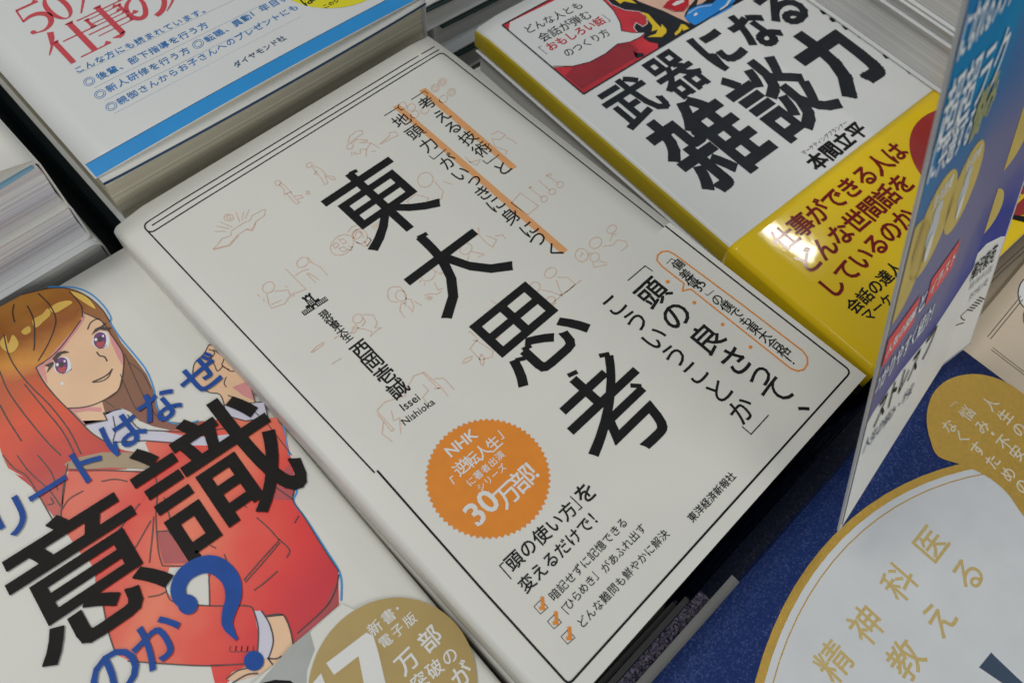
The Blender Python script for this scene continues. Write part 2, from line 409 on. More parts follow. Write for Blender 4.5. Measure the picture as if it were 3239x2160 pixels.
def under(kind_label, tl, yaw, W, H, T, n, cm, pm, group, spine='L', spine_mat=None, extra=None, r=.0022, jit=.0012, cat='book', step=0.0):
    """the copies lower down in a stack"""
    first = None
    words = ['second', 'third', 'fourth', 'fifth', 'sixth', 'seventh']
    rr = random.Random(int(W * 1e6) + int(abs(tl[0]) * 1e5)); out = []
    for i in range(n):
        dx, dy, da = rr.uniform(-jit, jit), rr.uniform(-jit, jit), rr.uniform(-.35, .35)
        pos = (tl[0] + dx, tl[1] + dy + step * i, tl[2] - T * (i + 1))
        lab = kind_label % words[i]
        if first is None:
            b = Thing('book', lab, cat, pos, yaw + da, W, H, T - .0002, group)
            cover(b, cm, spine=spine, spine_mat=spine_mat, r=r); block(b, pm, spine=spine)
            if extra: extra(b)
            first = b; out.append(b.o)
        else:
            o = first.o.copy(); COL.objects.link(o)
            o.matrix_world = Matrix.Translation(Vector((pos[0], pos[1], pos[2] + TABLE - T))) @ Matrix.Rotation(math.radians(yaw + da), 4, 'Z')
            o['label'] = lab
            for ch in first.o.children:
                c = ch.copy(); COL.objects.link(c); c.parent = o
                for g in ch.children:
                    e = g.copy(); COL.objects.link(e); e.parent = c
            out.append(o)
    return out

# ================================================================== MIDDLE BOOK (white, black vertical title)
G_MAIN = 'stack of the white book with the vertical black title'
mb = Thing('book', 'white book with large black vertical title and orange starburst badge', 'book', (-.0072, .0101, 0), 0, .1280, .1885, .0150, G_MAIN)
YB = (mb.loc(1524, 520)[1] + mb.loc(863, 1084)[1]) / 2          # upper edge of the belly band
def zf_main(x, y):
    z = 0.0
    if x < .005: z -= .0007 * ((.005 - x) / .005) ** 2
    ex = max(0, .010 - x) / .010; ey = max(0, y + .010) / .010
    z -= .0016 * ex * ey
    ex = max(0, x - .118) / .010
    z -= .0008 * ex * max(0, y + .012) / .012
    return z
mb.zf = zf_main
cover(mb, WHITE, r=.0020)
block(mb, PWHT)
bb = cover(mb, WHITE, r=.0020, th=.00002, name='belly_band', y0=YB, lift=.00003)
zf0 = mb.zf
mb.zf = lambda x, y: zf0(x, y) + (.00003 if y < YB else 0)
ik = Ink(mb)
# frame
T3 = R2((640, 318), (672, 342))
ik.stroke([(998, 106), (409.4, 464.5), (338, 510)], .00042, INK)
ik.stroke([(1008, 113.6), (432.6, 465.5), (349, 518)], .00042, INK)
ik.stroke([(338, 510), (333.5, 514), (331.6, 519), (333.5, 525), (339, 531)], .00042, INK)
fr_l = mb.loc(342, 534); fr_b = mb.loc(860, 1084)
ik.stroke([(339, 531), (345, 532.5), (352, 531.5), (361, 526.5), (458.5, 464.5), (1007, 124.5), (1013, 122.8), (1018, 123.5), (1024, 127.5), (1524, 522)], .00042, INK)
ik.stroke([(339, 531), (600, 808), (860, 1085)], .00042, INK)
ik.stroke([(1527, 519), (1700, 655), (1944, 845), (1948, 850), (1949, 856), (1946, 862), (1316, 1560), (1310, 1565), (1303, 1566), (1297, 1562), (1100, 1345), (866, 1080)], .00055, INK)
# highlighter bars
ik.poly([(962, 209), (977, 202.5), (1187, 383), (1174, 391)], PALEOR, 0)
ik.poly([(902, 246.6), (916, 240), (1303.8, 574), (1290.5, 584)], PALEOR, 0)
# subtitle columns
def chars(ink, f, items, size, m=INK, bold=.0, vert=False, layer=2, up=0, **k):
    for ch, x, y in items: ink.text(ch, one(f, x, y), None, m, size=size, bold=bold, layer=layer, vert=vert, up=up, **k)
ID = lambda *p: list(p)
chars(ik, R2, [('考', 588, 712), ('え', 690, 800), ('る', 768, 880), ('技', 870, 952), ('術', 965, 1030), ('と', 1110, 1160)], .0062, bold=.004)
chars(ik, R2, [('地', 412, 832), ('頭', 505, 912), ('力', 598, 1000), ('が', 735, 1115), ('い', 818, 1198), ('っ', 905, 1240), ('き', 975, 1330), ('に', 1060, 1408), ('身', 1165, 1490)], .0062, bold=.004)
chars(ik, R5, [('に', 1290, 10), ('つ', 1350, 80), ('く', 1470, 155)], .0062, bold=.004)
ik.stroke([(944, 230), (975.5, 210), (983, 217)], .00026, INK, 3); ik.stroke([(1108, 369), (1118, 377), (1146, 356)], .00026, INK, 3)
ik.stroke([(882, 267), (914, 247.5), (921.5, 255)], .00026, INK, 3); ik.stroke([(985, 358.5), (996, 366.5), (1024, 343)], .00026, INK, 3)
ik.build('subtitle_lettering')
# title
tt = Ink(mb)
tt.fit('東', Z5((1360,1000),(1405,1035),(2120,480),(2162,525),(1645,690),(1690,650),(1895,1555)) + Z6((1818,10),(1800,50),(1350,412)), INK, .009)
tt.fit('大', Z6((1275,1070),(1350,1142),(2210,370),(2290,437),(1462,537),(1560,470)) + R5((1175,235),(1155,300),(700,632),(780,610)), INK, .009)
tt.fit('思', R5((885,680),(1230,400),(1470,605),(1697,655),(1695,715),(1240,1118),(1300,1100),(1120,900)), INK, .009)
tt.fit('考', R5((1480,1225),(1515,1260),(1535,1355),(1580,1395),(1840,870),(1770,885),(2020,970),(1985,945),(2225,1390),(2150,1500),(1670,1525)), INK, .009)
WG = lambda u: .35 + .65 * min(1, u * 2.5) * (1.0 if u < .8 else .8)
for f_, a_, b_ in ((Z5, (1660, 680), (1745, 642)), (Z6, (1480, 525), (1620, 457)), (R5, (1775, 885), (1846, 870)), (R5, (1560, 1022), (1624, 993)), (R5, (1990, 1088), (2066, 1092)), (R5, (1248, 845), (1306, 812)), (R5, (1200, 915), (1266, 900))):
    tt.stroke(f_(a_, b_), .0013, INK, 3)
tt.build('title')
for q in []: pass
it = Ink(mb)
chars(it, ID, [('頭', 1497, 672), ('の', 1550, 724), ('良', 1622, 778), ('さ', 1687, 828)], .0098, bold=.014)
chars(it, ID, [('っ', 1738, 860), ('て', 1784, 900), ('、', 1840, 908)], .0096, bold=.008)
chars(it, ID, [('こ', 1409, 700), ('う', 1459, 736), ('い', 1502, 776), ('う', 1548, 816), ('こ', 1595, 855), ('と', 1650, 897), ('か', 1702, 941)], .0080, bold=.008)
it.stroke([(1441, 645), (1481, 611), (1498, 623)], .0003, INK, 3); it.stroke([(1703, 979), (1724, 997), (1764, 953)], .0003, INK, 3)
# pill with small line
it.stroke([(1508, 598), (1510, 586), (1520, 578), (1534, 577), (1548, 584), (1700, 697), (1843, 806), (1853, 820), (1854, 835), (1846, 848), (1832, 852), (1815, 846), (1660, 723), (1586, 664), (1567, 668), (1570, 651), (1520, 612)], .0005, ORANGE, 1, True)
for c in ((1533, 647), (1594, 695), (1659, 745), (1723, 797)): it.ell(c, 4.5, 4.2, ORANGE, 1, n=12)
chars(it, ID, [('偏', 1556, 608), ('差', 1574, 631), ('値', 1590, 648), ('の', 1646, 688), ('僕', 1668, 704), ('で', 1691, 720), ('も', 1711, 737), ('東', 1731, 754), ('大', 1754, 772), ('合', 1776, 789), ('格', 1798, 806), ('！', 1818, 823)], .0040, bold=.01)
it.line('35', (1609, 671), (1622, 652), INK, .008)
it.stroke([(1530, 606), (1542, 594), (1548, 598)], .0002, INK); it.stroke([(1618, 674), (1624, 679), (1639, 667)], .0002, INK)
# author block
chars(it, ID, [('現', 745, 722), ('役', 757, 736), ('東', 771, 748), ('大', 784, 762), ('生', 797, 775)], .0030, bold=.012)
chars(it, ID, [('西', 829, 801), ('岡', 855, 830), ('壱', 884, 860), ('誠', 913, 892)], .0058, bold=.014)
it.line('Issei', (928, 944), (966, 917), INK, .004); it.line('Nishioka', (930, 977), (1000, 926), INK, .004)
# little clock-tower building
bc = mb.loc(727, 707); ux = mb.loc(755, 689) - mb.loc(700, 725); uw = np.linalg.norm(ux); ux = ux / uw; uy = np.array([-ux[1], ux[0]])
bp = lambda x, y: bc + ux * (x * uw / 2) + uy * (y * uw / 2)
it.polyl([bp(-1, 0), bp(1, 0), bp(1, .38), bp(.55, .38), bp(.55, .58), bp(.28, .58), bp(.28, 1.15), bp(.34, 1.15), bp(.34, 1.35), bp(.2, 1.35), bp(.2, 1.25), bp(.08, 1.25), bp(.08, 1.35), bp(-.08, 1.35), bp(-.08, 1.25), bp(-.2, 1.25), bp(-.2, 1.35), bp(-.34, 1.35), bp(-.34, 1.15), bp(-.28, 1.15), bp(-.28, .58), bp(-.55, .58), bp(-.55, .38), bp(-1, .38)], INK, 2)
for wy in (.08, .22):
    for wx in [-.92 + .14 * i for i in range(14)]:
        if abs(wx + .05) > .17: it.polyl([bp(wx, wy), bp(wx + .08, wy), bp(wx + .08, wy + .09), bp(wx, wy + .09)], WHITE, 3)
for wx in (-.2, -.06, .08):
    for wy in (.4, .56, .72): it.polyl([bp(wx, wy), bp(wx + .07, wy), bp(wx + .07, wy + .1), bp(wx, wy + .1)], WHITE, 3)
it.polyl([bp(-.1, 0), bp(.1, 0), bp(.1, .16), bp(0, .26), bp(-.1, .16)], WHITE, 3)
it.polyl([bp(.13 * math.cos(a), .98 + .13 * math.sin(a)) for a in np.linspace(0, 6.28, 12, False)], WHITE, 3)
# line drawings
LW = .00028
def art(f, *polys, **k):
    for pl in polys: it.stroke(f(*pl), LW, LINEART, 0, smooth=k.get('smooth', False))
def circ(f, x, y, r, ry=None): 
    c = one(f, x, y); s = one(f, x + r, y)[0] - c[0]; it.ring(c, s, LW, LINEART, 0, -.6, ry=s * ((ry or r) / r), n=14)
art(Z5, [(125,1525),(300,1480),(400,1370),(500,1300),(560,1310),(600,1220),(700,1150),(715,1080),(680,1085),(560,1150),(540,1200),(450,1240),(330,1320),(320,1375),(220,1410),(170,1480),(125,1525)],
    [(130,1532),(306,1490),(408,1378)],[(505,1310),(566,1318),(608,1232)],[(160,1265),(305,1298)],[(140,1328),(265,1325)],[(205,1220),(340,1280)],[(380,1105),(420,1220)],[(465,1105),(450,1200)],[(530,1080),(485,1185)],
    [(245,1160),(280,1130),(340,1145),(352,1190),(300,1215),(250,1195),(245,1160)],[(270,1160),(300,1145),(325,1180),(290,1195),(270,1160)])
art(Z5, [(880,775),(940,820),(1000,890),(1025,930),(1060,970),(1100,1000),(1060,1020),(1020,980),(950,900)],[(870,800),(920,860),(925,920),(950,900),(1010,880)],[(1040,930),(1120,920),(1135,945),(1070,965)],
    [(1160,880),(1200,870),(1210,910),(1170,905),(1190,885)],[(1240,585),(1330,620),(1380,670),(1400,700),(1480,710),(1500,740),(1470,745),(1390,710)],[(1240,600),(1300,680),(1350,740),(1380,800),(1415,785),(1380,690)],[(1290,650),(1262,680),(1290,690)])
circ(Z5,850,780,30); circ(Z5,1205,580,36,26); circ(Z5,1665,370,40,30); circ(Z5,1740,1360,55,48); circ(Z5,1575,1480,142,105)
art(Z5, [(1640,330),(1660,260),(1730,200),(1800,190),(1812,225),(1750,262),(1670,330)],[(1700,330),(1740,290),(1860,300),(1850,315),(1770,330),(1900,330),(2000,390)],[(1900,335),(1850,400),(1845,490)],[(1850,405),(1780,400),(1780,450),(1680,465),(1680,435),(1740,440)],
    [(1995,350),(2110,250),(2115,215),(2180,205),(2205,250),(2150,270),(2010,345)],[(1900,425),(1960,425)],[(1470,1480),(1510,1450),(1540,1480),(1500,1520),(1470,1480)],[(1540,1420),(1590,1410),(1630,1450),(1590,1470),(1540,1420)],[(1540,1520),(1590,1500),(1640,1530),(1590,1560),(1540,1520)],[(1640,1490),(1690,1500),(1680,1540),(1640,1530)],
    [(1640,1340),(1680,1280),(1790,1240)],[(1820,1430),(1860,1490),(1905,1420),(1860,1390)],[(1720,1390),(1740,1330),(1800,1340),(1820,1400)])
for k in range(7): art(Z5, [(1905 + 20 * k, 1262 - 13 * k), (1945 + 18 * k, 1305 - 12 * k)])
for c in ((645,610),(695,568),(758,638),(702,684),(420,732),(482,742),(505,790),(575,760)): circ(R2,*c,30,24)
for c in ((645,610),(695,568),(758,638)): circ(R2,*c,16,12)
art(R2,[(1030,930),(1080,905),(1130,930),(1092,962),(1030,958)],[(1040,970),(1060,1012),(1140,1040),(1130,1065)],[(1130,950),(1175,965),(1210,995)],[(1020,990),(1000,1030)],[(850,1080),(890,1120),(960,1100),(930,1140),(870,1110)])
circ(R2,578,1240,56,50); art(R2,[(640,1250),(700,1320),(690,1370),(640,1392)],[(450,1390),(510,1340),(600,1365),(570,1430),(520,1440),(450,1390)],[(700,1250),(765,1272)])
art(R2,[(1170,1400),(1232,1330),(1357,1420),(1285,1480),(1170,1400)],[(1290,1290),(1380,1362)],[(1360,1245),(1435,1312)],[(1410,1205),(1490,1262)],[(1292,1300),(1305,1285),(1318,1300)],[(1410,1215),(1440,1195),(1450,1215)])
for c in ((1396,1372),(1452,1322),(1506,1274)): circ(R2,*c,24,20)
circ(R5,1440,312,46,32); circ(R5,1330,412,42,34); circ(R5,1440,505,36,28)
art(R5,[(1490,340),(1560,345),(1610,390),(1570,430),(1500,470)],[(1380,430),(1440,440),(1520,470)],[(1650,362),(1540,450),(1400,562)],[(1480,360),(1500,420),(1520,465)],[(1350,460),(1355,500)],[(1400,520),(1410,560),(1480,520)])
it.stroke(R5((318,455),(330,420),(365,408),(405,412),(428,440),(440,470),(445,505),(430,525)), LW, LINEART, 0, smooth=True); it.stroke(R5((318,455),(325,490),(350,510),(390,515)), LW, LINEART, 0, smooth=True)
circ(R5,410,470,36,40)
art(R5,[(412,520),(402,570),(437,620)],[(445,490),(480,495),(500,540),(490,580),(460,545)],[(500,505),(552,537)],[(415,520),(445,525),(440,545)])
art(R5,[(945,0),(945,50),(1000,108),(1042,135),(1070,85),(1000,55)],[(1060,60),(1110,50),(1130,78)],[(820,100),(870,70),(915,68)],[(880,190),(866,235)],[(895,165),(985,185),(940,205)],[(540,380),(550,360)],[(570,400),(575,380)],[(530,345),(520,350)])
circ(R5,858,148,44,36); circ(R5,130,60,48,52); circ(R5,600,328,52,36)
art(R5,[(650,300),(680,320),(730,298)],[(640,378),(665,430),(702,420)],[(570,470),(600,455),(655,460),(690,440)],[(575,490),(610,470)],[(590,497),(620,475)],[(605,500),(630,480)],[(100,100),(160,130),(180,125),(205,90),(190,70)])
circ(R5,1655,190,44,46); circ(R5,1750,105,46,36); circ(R5,1745,205,34,30); circ(R5,1862,12,36,26)
art(R5,[(1640,200),(1665,180),(1650,170)],[(1800,130),(1870,120),(1900,85),(1960,95),(1972,125),(1925,165)],[(1850,95),(1870,45),(1895,50)],[(1730,240),(1740,275),(1830,255)],[(1780,230),(1830,245)],[(1700,190),(1720,170)])
circ(R5,112,628,36,30); art(R5,[(150,600),(215,600),(248,655),(230,690),(275,690),(240,710),(200,750),(210,715),(165,700),(100,690),(60,728)],[(70,700),(100,670),(120,690),(90,725),(60,730)],[(150,620),(165,650),(140,680)])
art(R5,[(885,835),(930,778),(1045,850),(1038,890),(958,912),(885,835)],[(870,722),(890,718),(938,768),(935,780),(905,775)],[(830,937),(850,905),(900,885),(895,910),(840,937)],[(975,955),(985,900),(965,870),(950,900),(965,950)],[(1040,800),(1092,745)],[(1030,500),(1250,660)])
art(R5,[(245,1260),(300,1200),(440,1160),(455,1100),(500,1020),(570,995),(685,1098),(665,1108),(560,1000)],[(245,1265),(362,1390),(345,1402),(248,1285)],[(640,1040),(705,1038),(778,1116)],[(290,1340),(280,1420),(352,1475)],[(560,1080),(600,1120),(560,1170),(600,1220)],[(345,1260),(360,1330),(400,1310),(410,1420)],[(640,1110),(690,1105),(735,1160)])
circ(R4,1850,412,44,36); circ(R4,2085,240,44,32)
art(R4,[(1838,455),(1850,520),(1870,556),(1960,525),(2000,470),(1985,430),(1890,440)],[(1870,530),(1940,500)],[(1965,282),(2108,425),(2005,462)],[(2110,315),(2175,380)],[(2130,235),(2205,270),(2258,330)],[(2035,330),(2080,300),(2130,285)],[(2120,205),(2152,240)],[(2120,310),(2200,360)],
    [(1770,460),(1790,475)],[(1815,490),(1820,510)],[(1965,400),(1980,415)],[(2010,475),(2030,465)],[(2145,858),(2180,820),(2230,790),(2225,810),(2160,855),(2145,858)],[(2285,940),(2352,900)],[(2300,765),(2352,735)])
# lower texts

BD = []
bcen = mb.loc(1121, 1094); brad = np.linalg.norm(mb.loc(1121, 956) - bcen)
brad = (brad + np.linalg.norm(mb.loc(1263, 1094) - bcen) + np.linalg.norm(mb.loc(979, 1094) - bcen)) / 3
bd = Ink(mb)
nt_ = 64
bd.polyl([bcen + (brad * (1.0 if i % 2 else .955)) * np.array([math.cos(math.pi * i / nt_), math.sin(math.pi * i / nt_)]) for i in range(2 * nt_)], ORANGE, 1)
bd.line('NHK', (1036, 1050), (1098, 1002), PWHITE, .02, 3)
chars(bd, ID, [('逆', 1058, 1073), ('転', 1083, 1055), ('人', 1108, 1036), ('生', 1133, 1018)], .0042, PWHITE, .012, up=0, layer=3)
bd.stroke([(1040, 1092), (1033, 1097), (1043, 1112)], .0003, PWHITE, 3); bd.stroke([(1143, 988), (1157, 1005), (1151, 1009)], .0003, PWHITE, 3)
bd.text('に著者出演', (1081, 1105), (1147, 1046), PWHITE, k=.95, bold=.012, layer=3)
bd.text('シリーズ', (1105, 1117), (1152, 1075), PWHITE, k=.95, bold=.012, layer=3)
bd.line('30', (1099, 1208), (1151, 1156), PWHITE, .02, 3, h=.0086)
chars(bd, ID, [('万', 1164, 1134), ('部', 1199, 1100), ('！', 1231, 1069)], .0066, PWHITE, .014, layer=3)
bd.build('badge', label='orange zigzag-edged round badge with white lettering')
# remove the duplicate NHK from the text part (first glyph run of it)
it.text('頭の使い方', (1180, 1286), (1303, 1173), INK, k=.98, bold=.014); it.text('を', (1343, 1131), None, INK, size=.0058, bold=.014, up=-3)
it.stroke([(1156, 1290), (1147, 1298), (1174, 1329)], .0003, INK); it.stroke([(1309, 1139), (1336, 1165), (1328, 1171)], .0003, INK)
it.text('変えるだけで！', (1210, 1338), (1367, 1182), INK, k=1.0, bold=.014)
it.text('暗記せずに記憶できる', (1273, 1364), (1428, 1201), INK, k=1.0, bold=.004)
it.text('ひらめき', (1307, 1385), (1355, 1333), INK, k=1.05, bold=.004); it.text('があふれ出す', (1391, 1301), (1471, 1214), INK, k=1.0, bold=.004)
it.stroke([(1296, 1388), (1289, 1394), (1306, 1410)], .0002, INK); it.stroke([(1359, 1311), (1375, 1327), (1370, 1332)], .0002, INK)
it.text('どんな難問も鮮やかに解決', (1337, 1427), (1523, 1228), INK, k=.98, bold=.004)
for c in ((1242, 1393), (1273, 1427), (1304, 1462)):
    it.stroke([(c[0] - 16, c[1] - 1), (c[0] - 1, c[1] + 16), (c[0] + 16, c[1] + 1), (c[0], c[1] - 17)], .00016, INK, 1, True)
    it.stroke([(c[0] + 3, c[1] - 24), (c[0] + 5, c[1] + 2), (c[0] - 4, c[1] + 3)], .00085, ORANGE, 3)
it.text('東洋経済新報社', (1590, 1186), (1677, 1095), INK, k=1.0, bold=.012)
it.build('cover_print')
under('white book, %s from the top under the one with the orange badge', (-.0072, .0101, 0), 0, .1280, .1885, .0150, 4, WHITE, PWHT, G_MAIN, r=.003)

# ================================================================== YELLOW BAND BOOK
G_YEL = 'stack of the book with the bold black title and yellow band'
yz = -.013; ytl = P(1090, 62, yz)
yb = Thing('book', 'white book with heavy black title, pop art panel and glossy yellow band', 'book', (ytl[0], ytl[1], yz), -4.0, .128, .1945, .0105, G_YEL)
def zf_y(x, y):
    z = 0.
    if x < .004: z -= .0008 * ((.004 - x) / .004) ** 2
    z -= .0012 * (max(0, .008 - x) / .008) * (max(0, y + .008) / .008)
    return z
yb.zf = zf_y
YO = (yb.loc(1683, 555)[1] + yb.loc(2144, 210)[1]) / 2
cover(yb, WHITE2, r=.002, spine_mat=YSPINE); block(yb, PGREY)
cover(yb, YELLOW, r=.002, th=.00012, name='belly_band', y0=YO, lift=.0002)
zy0 = yb.zf
yb.zf = lambda x, y: zy0(x, y) + (.0002 if y < YO else 0)
yi = Ink(yb)
fr = [yb.loc(1150, 60.5), yb.loc(1336, 210), yb.loc(1713, 0)]
FX0 = (fr[0][0] + fr[1][0]) / 2; FY0 = fr[0][1]; FY1 = (fr[1][1] + fr[2][1]) / 2; FX1 = .1215
RED2 = mat('pop_red', (.62, .035, .05), .3, .22, 90)
art_i = Ink(yb)
art_i.polyl([(FX0, FY0), (FX1, FY0), (FX1, FY1), (FX0, FY1)], RED2, 0)
PEACH = mat('peach_print', (.80, .50, .38), .35, .05, 90); SCARF = mat('bright_blue_print', (.01, .27, .78), .3, .05, 90)
STRAND = mat('yellow_strand_print', (.83, .58, .02), .35, .05, 90)
DR2 = mat('pop_dark_red', (.36, .025, .04), .35, .15, 90)
BL = lambda px, py: one(ZY, px, py)
# speech bubble
art_i.poly([BL(*p) for p in [(352,700),(560,690),(740,645),(900,560),(1020,462),(1150,440),(1260,390),(1312,342),(1180,345),(1065,325),(1050,240),(985,120),(900,30),(820,-40),(420,-12),(-89,236),(-101,322),(-92,345)]] , WHITE2, 2)
art_i.poly([BL(*p) for p in [(480,790),(560,700),(740,652),(900,570),(1020,470),(1150,450),(1240,520),(1215,600),(655,925)]], DR2, 1)
art_i.stroke([BL(*p) for p in [(355,690),(560,690),(740,645),(900,560),(1020,462),(1150,440),(1260,390),(1312,342),(1180,345),(1065,325),(1050,240),(985,120),(900,30),(820,-40)]], .0004, INK2, 3)
# hair, face, scarf
art_i.poly([BL(*p) for p in [(905,-10),(960,50),(1100,110),(1250,125),(1320,180),(1332,250),(1285,282),(1215,240),(1190,290),(1225,335),(1312,345),(1285,395),(1350,440),(1440,455),(1440,495),(1460,497),(1800,307),(2010,180),(2330,5),(2345,-20)]], INK2, 1)
art_i.stroke([BL(*p) for p in [(905,-10),(960,50),(1100,110),(1250,125),(1320,180),(1332,250),(1285,282),(1215,240),(1190,290),(1225,335)]], .00028, WHITE2, 2)
art_i.poly([BL(*p) for p in [(1195,-10),(1240,20),(1500,120),(1780,255),(1750,230),(1712,180),(1722,140),(1760,80),(1810,20),(1830,-10)]], PEACH, 2)
art_i.poly([BL(*p) for p in [(1840,60),(1860,-10),(1960,-10),(1900,40)]], PEACH, 2)
art_i.poly([BL(*p) for p in [(1490,80),(1540,20),(1590,-10),(1760,-10),(1758,60),(1700,120),(1620,125),(1550,100)]], RED, 3)
art_i.poly([BL(*p) for p in [(1585,55),(1630,20),(1705,5),(1712,25),(1660,50),(1610,68)]], WHITE2, 4)
art_i.stroke([BL(*p) for p in [(1490,80),(1600,128),(1700,125),(1770,60)]], .0003, INK2, 4)
art_i.poly([BL(*p) for p in [(1718,190),(1760,110),(1860,62),(2010,38),(2060,-10),(2245,-10),(2205,80),(2040,172),(1820,268),(1762,232)]], SCARF, 3)
art_i.stroke([BL(*p) for p in [(1750,150),(1850,85),(2000,60)]], .0003, WHITE2, 4); art_i.stroke([BL(*p) for p in [(2080,110),(2150,60),(2190,-5)]], .0008, WHITE2, 4)
art_i.ell(BL(1830, 155), 5, 3, WHITE2, 4, -.6)
art_i.poly([BL(*p) for p in [(1270,130),(1340,150),(1420,240),(1470,290),(1480,255),(1530,310),(1525,345),(1480,388),(1330,388),(1420,355),(1440,310),(1375,330),(1385,270)]], STRAND, 2)
art_i.poly([BL(*p) for p in [(980,-10),(1050,45),(1090,20),(1220,45),(1150,-10)]], STRAND, 2)
art_i.poly([BL(*p) for p in [(1680,255),(1720,262),(1762,300),(1700,325),(1690,300),(1670,340),(1620,375),(1612,350),(1650,312)]], STRAND, 2)
art_i.poly([BL(*p) for p in [(1180,520),(1210,550),(1290,555),(1300,585),(1215,610)]], INK2, 1)
for a, b in (((FX0, FY0), (FX1, FY0)), ((FX0, FY0), (FX0, FY1)), ((FX0, FY1), (FX1, FY1)), ((FX1, FY0), (FX1, FY1))): art_i.strokel([a, b], .0006, INK2, 5)
art_i.text('どんな人とも', one(ZY, 112, 305), one(ZY, 605, 70), INK, k=1.0, bold=.006, layer=4)
art_i.text('会話が弾む', one(ZY, 265, 385), one(ZY, 690, 168), INK, k=1.0, bold=.006, layer=4)
art_i.text('おもしろい話', one(ZY, 342, 480), one(ZY, 830, 228), RED, k=1.0, bold=.02, layer=4)
art_i.text('のつくり方', one(ZY, 517, 545), one(ZY, 885, 352), INK, k=1.0, bold=.006, layer=4)
art_i.stroke(ZY((238,483),(205,495),(295,566)), .00022, INK, 4); art_i.stroke(ZY((860,155),(950,222),(925,233)), .00022, INK, 4)
art_i.build('illustration', label='pop art panel with speech bubble, black hair and blue scarf')
ty = Ink(yb)
def big(ch, px, py, s, b=.045, kx=1.0): ty.put(ch, yb.loc(px, py), s * kx, s, (math.cos(.0), math.sin(.0)), INK2, 2, b)
ty.fit('武', ZY((790,970),(835,1075),(890,1120),(1190,1350),(1105,1300),(1120,770),(1220,800),(1575,1090),(1540,1130),(1310,850)), INK2, .026)
ty.fit('器', ZY((1250,690),(1590,490),(1730,600),(2030,830),(1960,855),(1710,1030),(1440,600),(1390,830)), INK2, .022)
ty.fit('に', ZY((1715,445),(1800,430),(2150,720),(2120,750)) + R3((15,290),(235,215),(275,240),(455,365),(300,420),(280,500)), INK2, .045)
ty.fit('な', R3((290,190),(350,100),(445,95),(560,125),(700,230),(640,310),(490,315)), INK2, .040)
ty.fit('る', R3((515,15),(880,120),(700,180),(620,150),(640,-95),(560,-30)), INK2, .042)
ty.fit('雑', ZY((1310,1290),(1625,1120)) + R3((120,675),(650,1010),(600,1050),(475,1195),(215,1308),(115,1290),(-150,960)), INK2, .024)
ty.fit('談', R3((220,605),(290,530),(600,405),(660,405),(690,490),(835,550),(800,490),(1100,745),(1060,680),(880,890),(735,1010),(290,650)), INK2, .024)
ty.fit('力', R3((780,240),(850,220),(780,400),(830,455),(1080,225),(1415,490),(1350,555),(1200,670),(1100,660)), INK2, .046)
ty.build('title')
yi.text('マーケティングプランナー', (1846, 351), (1940, 283), INK, k=1.0, bold=.0)
yi.text('本間立平', (1876, 370), (1966, 301), INK, k=1.0, bold=.035)
for c, a in (((1355, 138), .2), ((1450, 218), .2), ((1590, 300), .6), ((1740, 388), .5), ((2020, 605), .5), ((2272, 770), .5)):
    q = one(ZR, *c); yi.poly([(q[0] - 8, q[1] - 4), (q[0] - 1, q[1] - 6), (q[0] + 9, q[1] + 4), (q[0], q[1] + 5)], INK, 1)
# band print
for t, a, b, kk in (('仕事ができる人は', (1800, 547), (2053, 352), 1.12), ('どんな世間話を', (1854, 600), (2068, 423), 1.12), ('しているのか', (1908, 657), (2074, 503), 1.12)):
    yi.text(t, a, b, DRED, k=kk*.94, bold=.024)
yi.text('会話の達人', (1961, 702), (2053, 618), INK, k=1.0, bold=.02); yi.text('マーケ', (1993, 724), (2035, 690), INK, k=1.0, bold=.02)
c4 = [yb.loc(*p) for p in ((2134, 263), (2086, 307), (2101, 377), (2312, 500))]
A_ = np.array([[2 * p[0], 2 * p[1], 1] for p in c4]); B_ = np.array([p @ p for p in c4]); so = np.linalg.lstsq(A_, B_, rcond=None)[0]
rc = so[:2]; rr_ = math.sqrt(so[2] + rc @ rc)
BR = mat('brick_red_print', (.36, .02, .02), .25, .08, 60, coat=.5)
yi.polyl([rc + rr_ * np.array([math.cos(a), math.sin(a)]) for a in np.linspace(0, 2 * math.pi, 48, False) ], BR, 1)
chars(yi, ID, [('ュ', 2329, 447), ('ア', 2343, 408), ('ル', 2357, 372)], .0075, STRAND, .03, layer=3)
yi.poly([(2318, 494), (2351, 498), (2370, 500), (2370, 512), (2351, 512), (2316, 503)], INK, 3)
yi.build('cover_print')
for q in range(1): pass
under('grey-paged book, %s from the top under the yellow-banded one', (ytl[0] - .0012, ytl[1] - .001, yz), -4.0, .128, .190, .0105, 5, WHITE2, PGREY, G_YEL, spine='R')

# ================================================================== SKY BLUE EDGED BOOK (upper left)
G_BLU = 'stack of the blue and white book'
bz = .010
btl_ = P(216, 408, bz)
yaw = -1.0; cb, sb = math.cos(math.radians(yaw)), math.sin(math.radians(yaw))
bH = .188; btl = (btl_[0] + (-sb) * bH * 1, btl_[1] + cb * bH)
ub = Thing('book', 'thick white book with sky blue border, red title and yellow sticker', 'book', (btl[0], btl[1], bz), yaw, .1285, bH, .0228, G_BLU)
def zf_b(x, y):
    e = max(0, -y - bH + .02) / .02
    return -.0006 * e * e + .0011 * e * math.sin(math.pi * min(1, x / .1285))
ub.zf = zf_b
cover(ub, WHITE2, r=.0012, spine='R'); block(ub, PCREAM, spine='R', gap=.0004)
ui = Ink(ub)
yb0 = (ub.loc(290, 328)[1] + ub.loc(619, 145)[1]) / 2
n = 16; xs = [.0006 + (.127) * i / n for i in range(n + 1)]
for i in range(n): ui.polyl([(xs[i], -bH + .0002), (xs[i + 1], -bH + .0002), (xs[i + 1], yb0), (xs[i], yb0)], CYAN, 0)
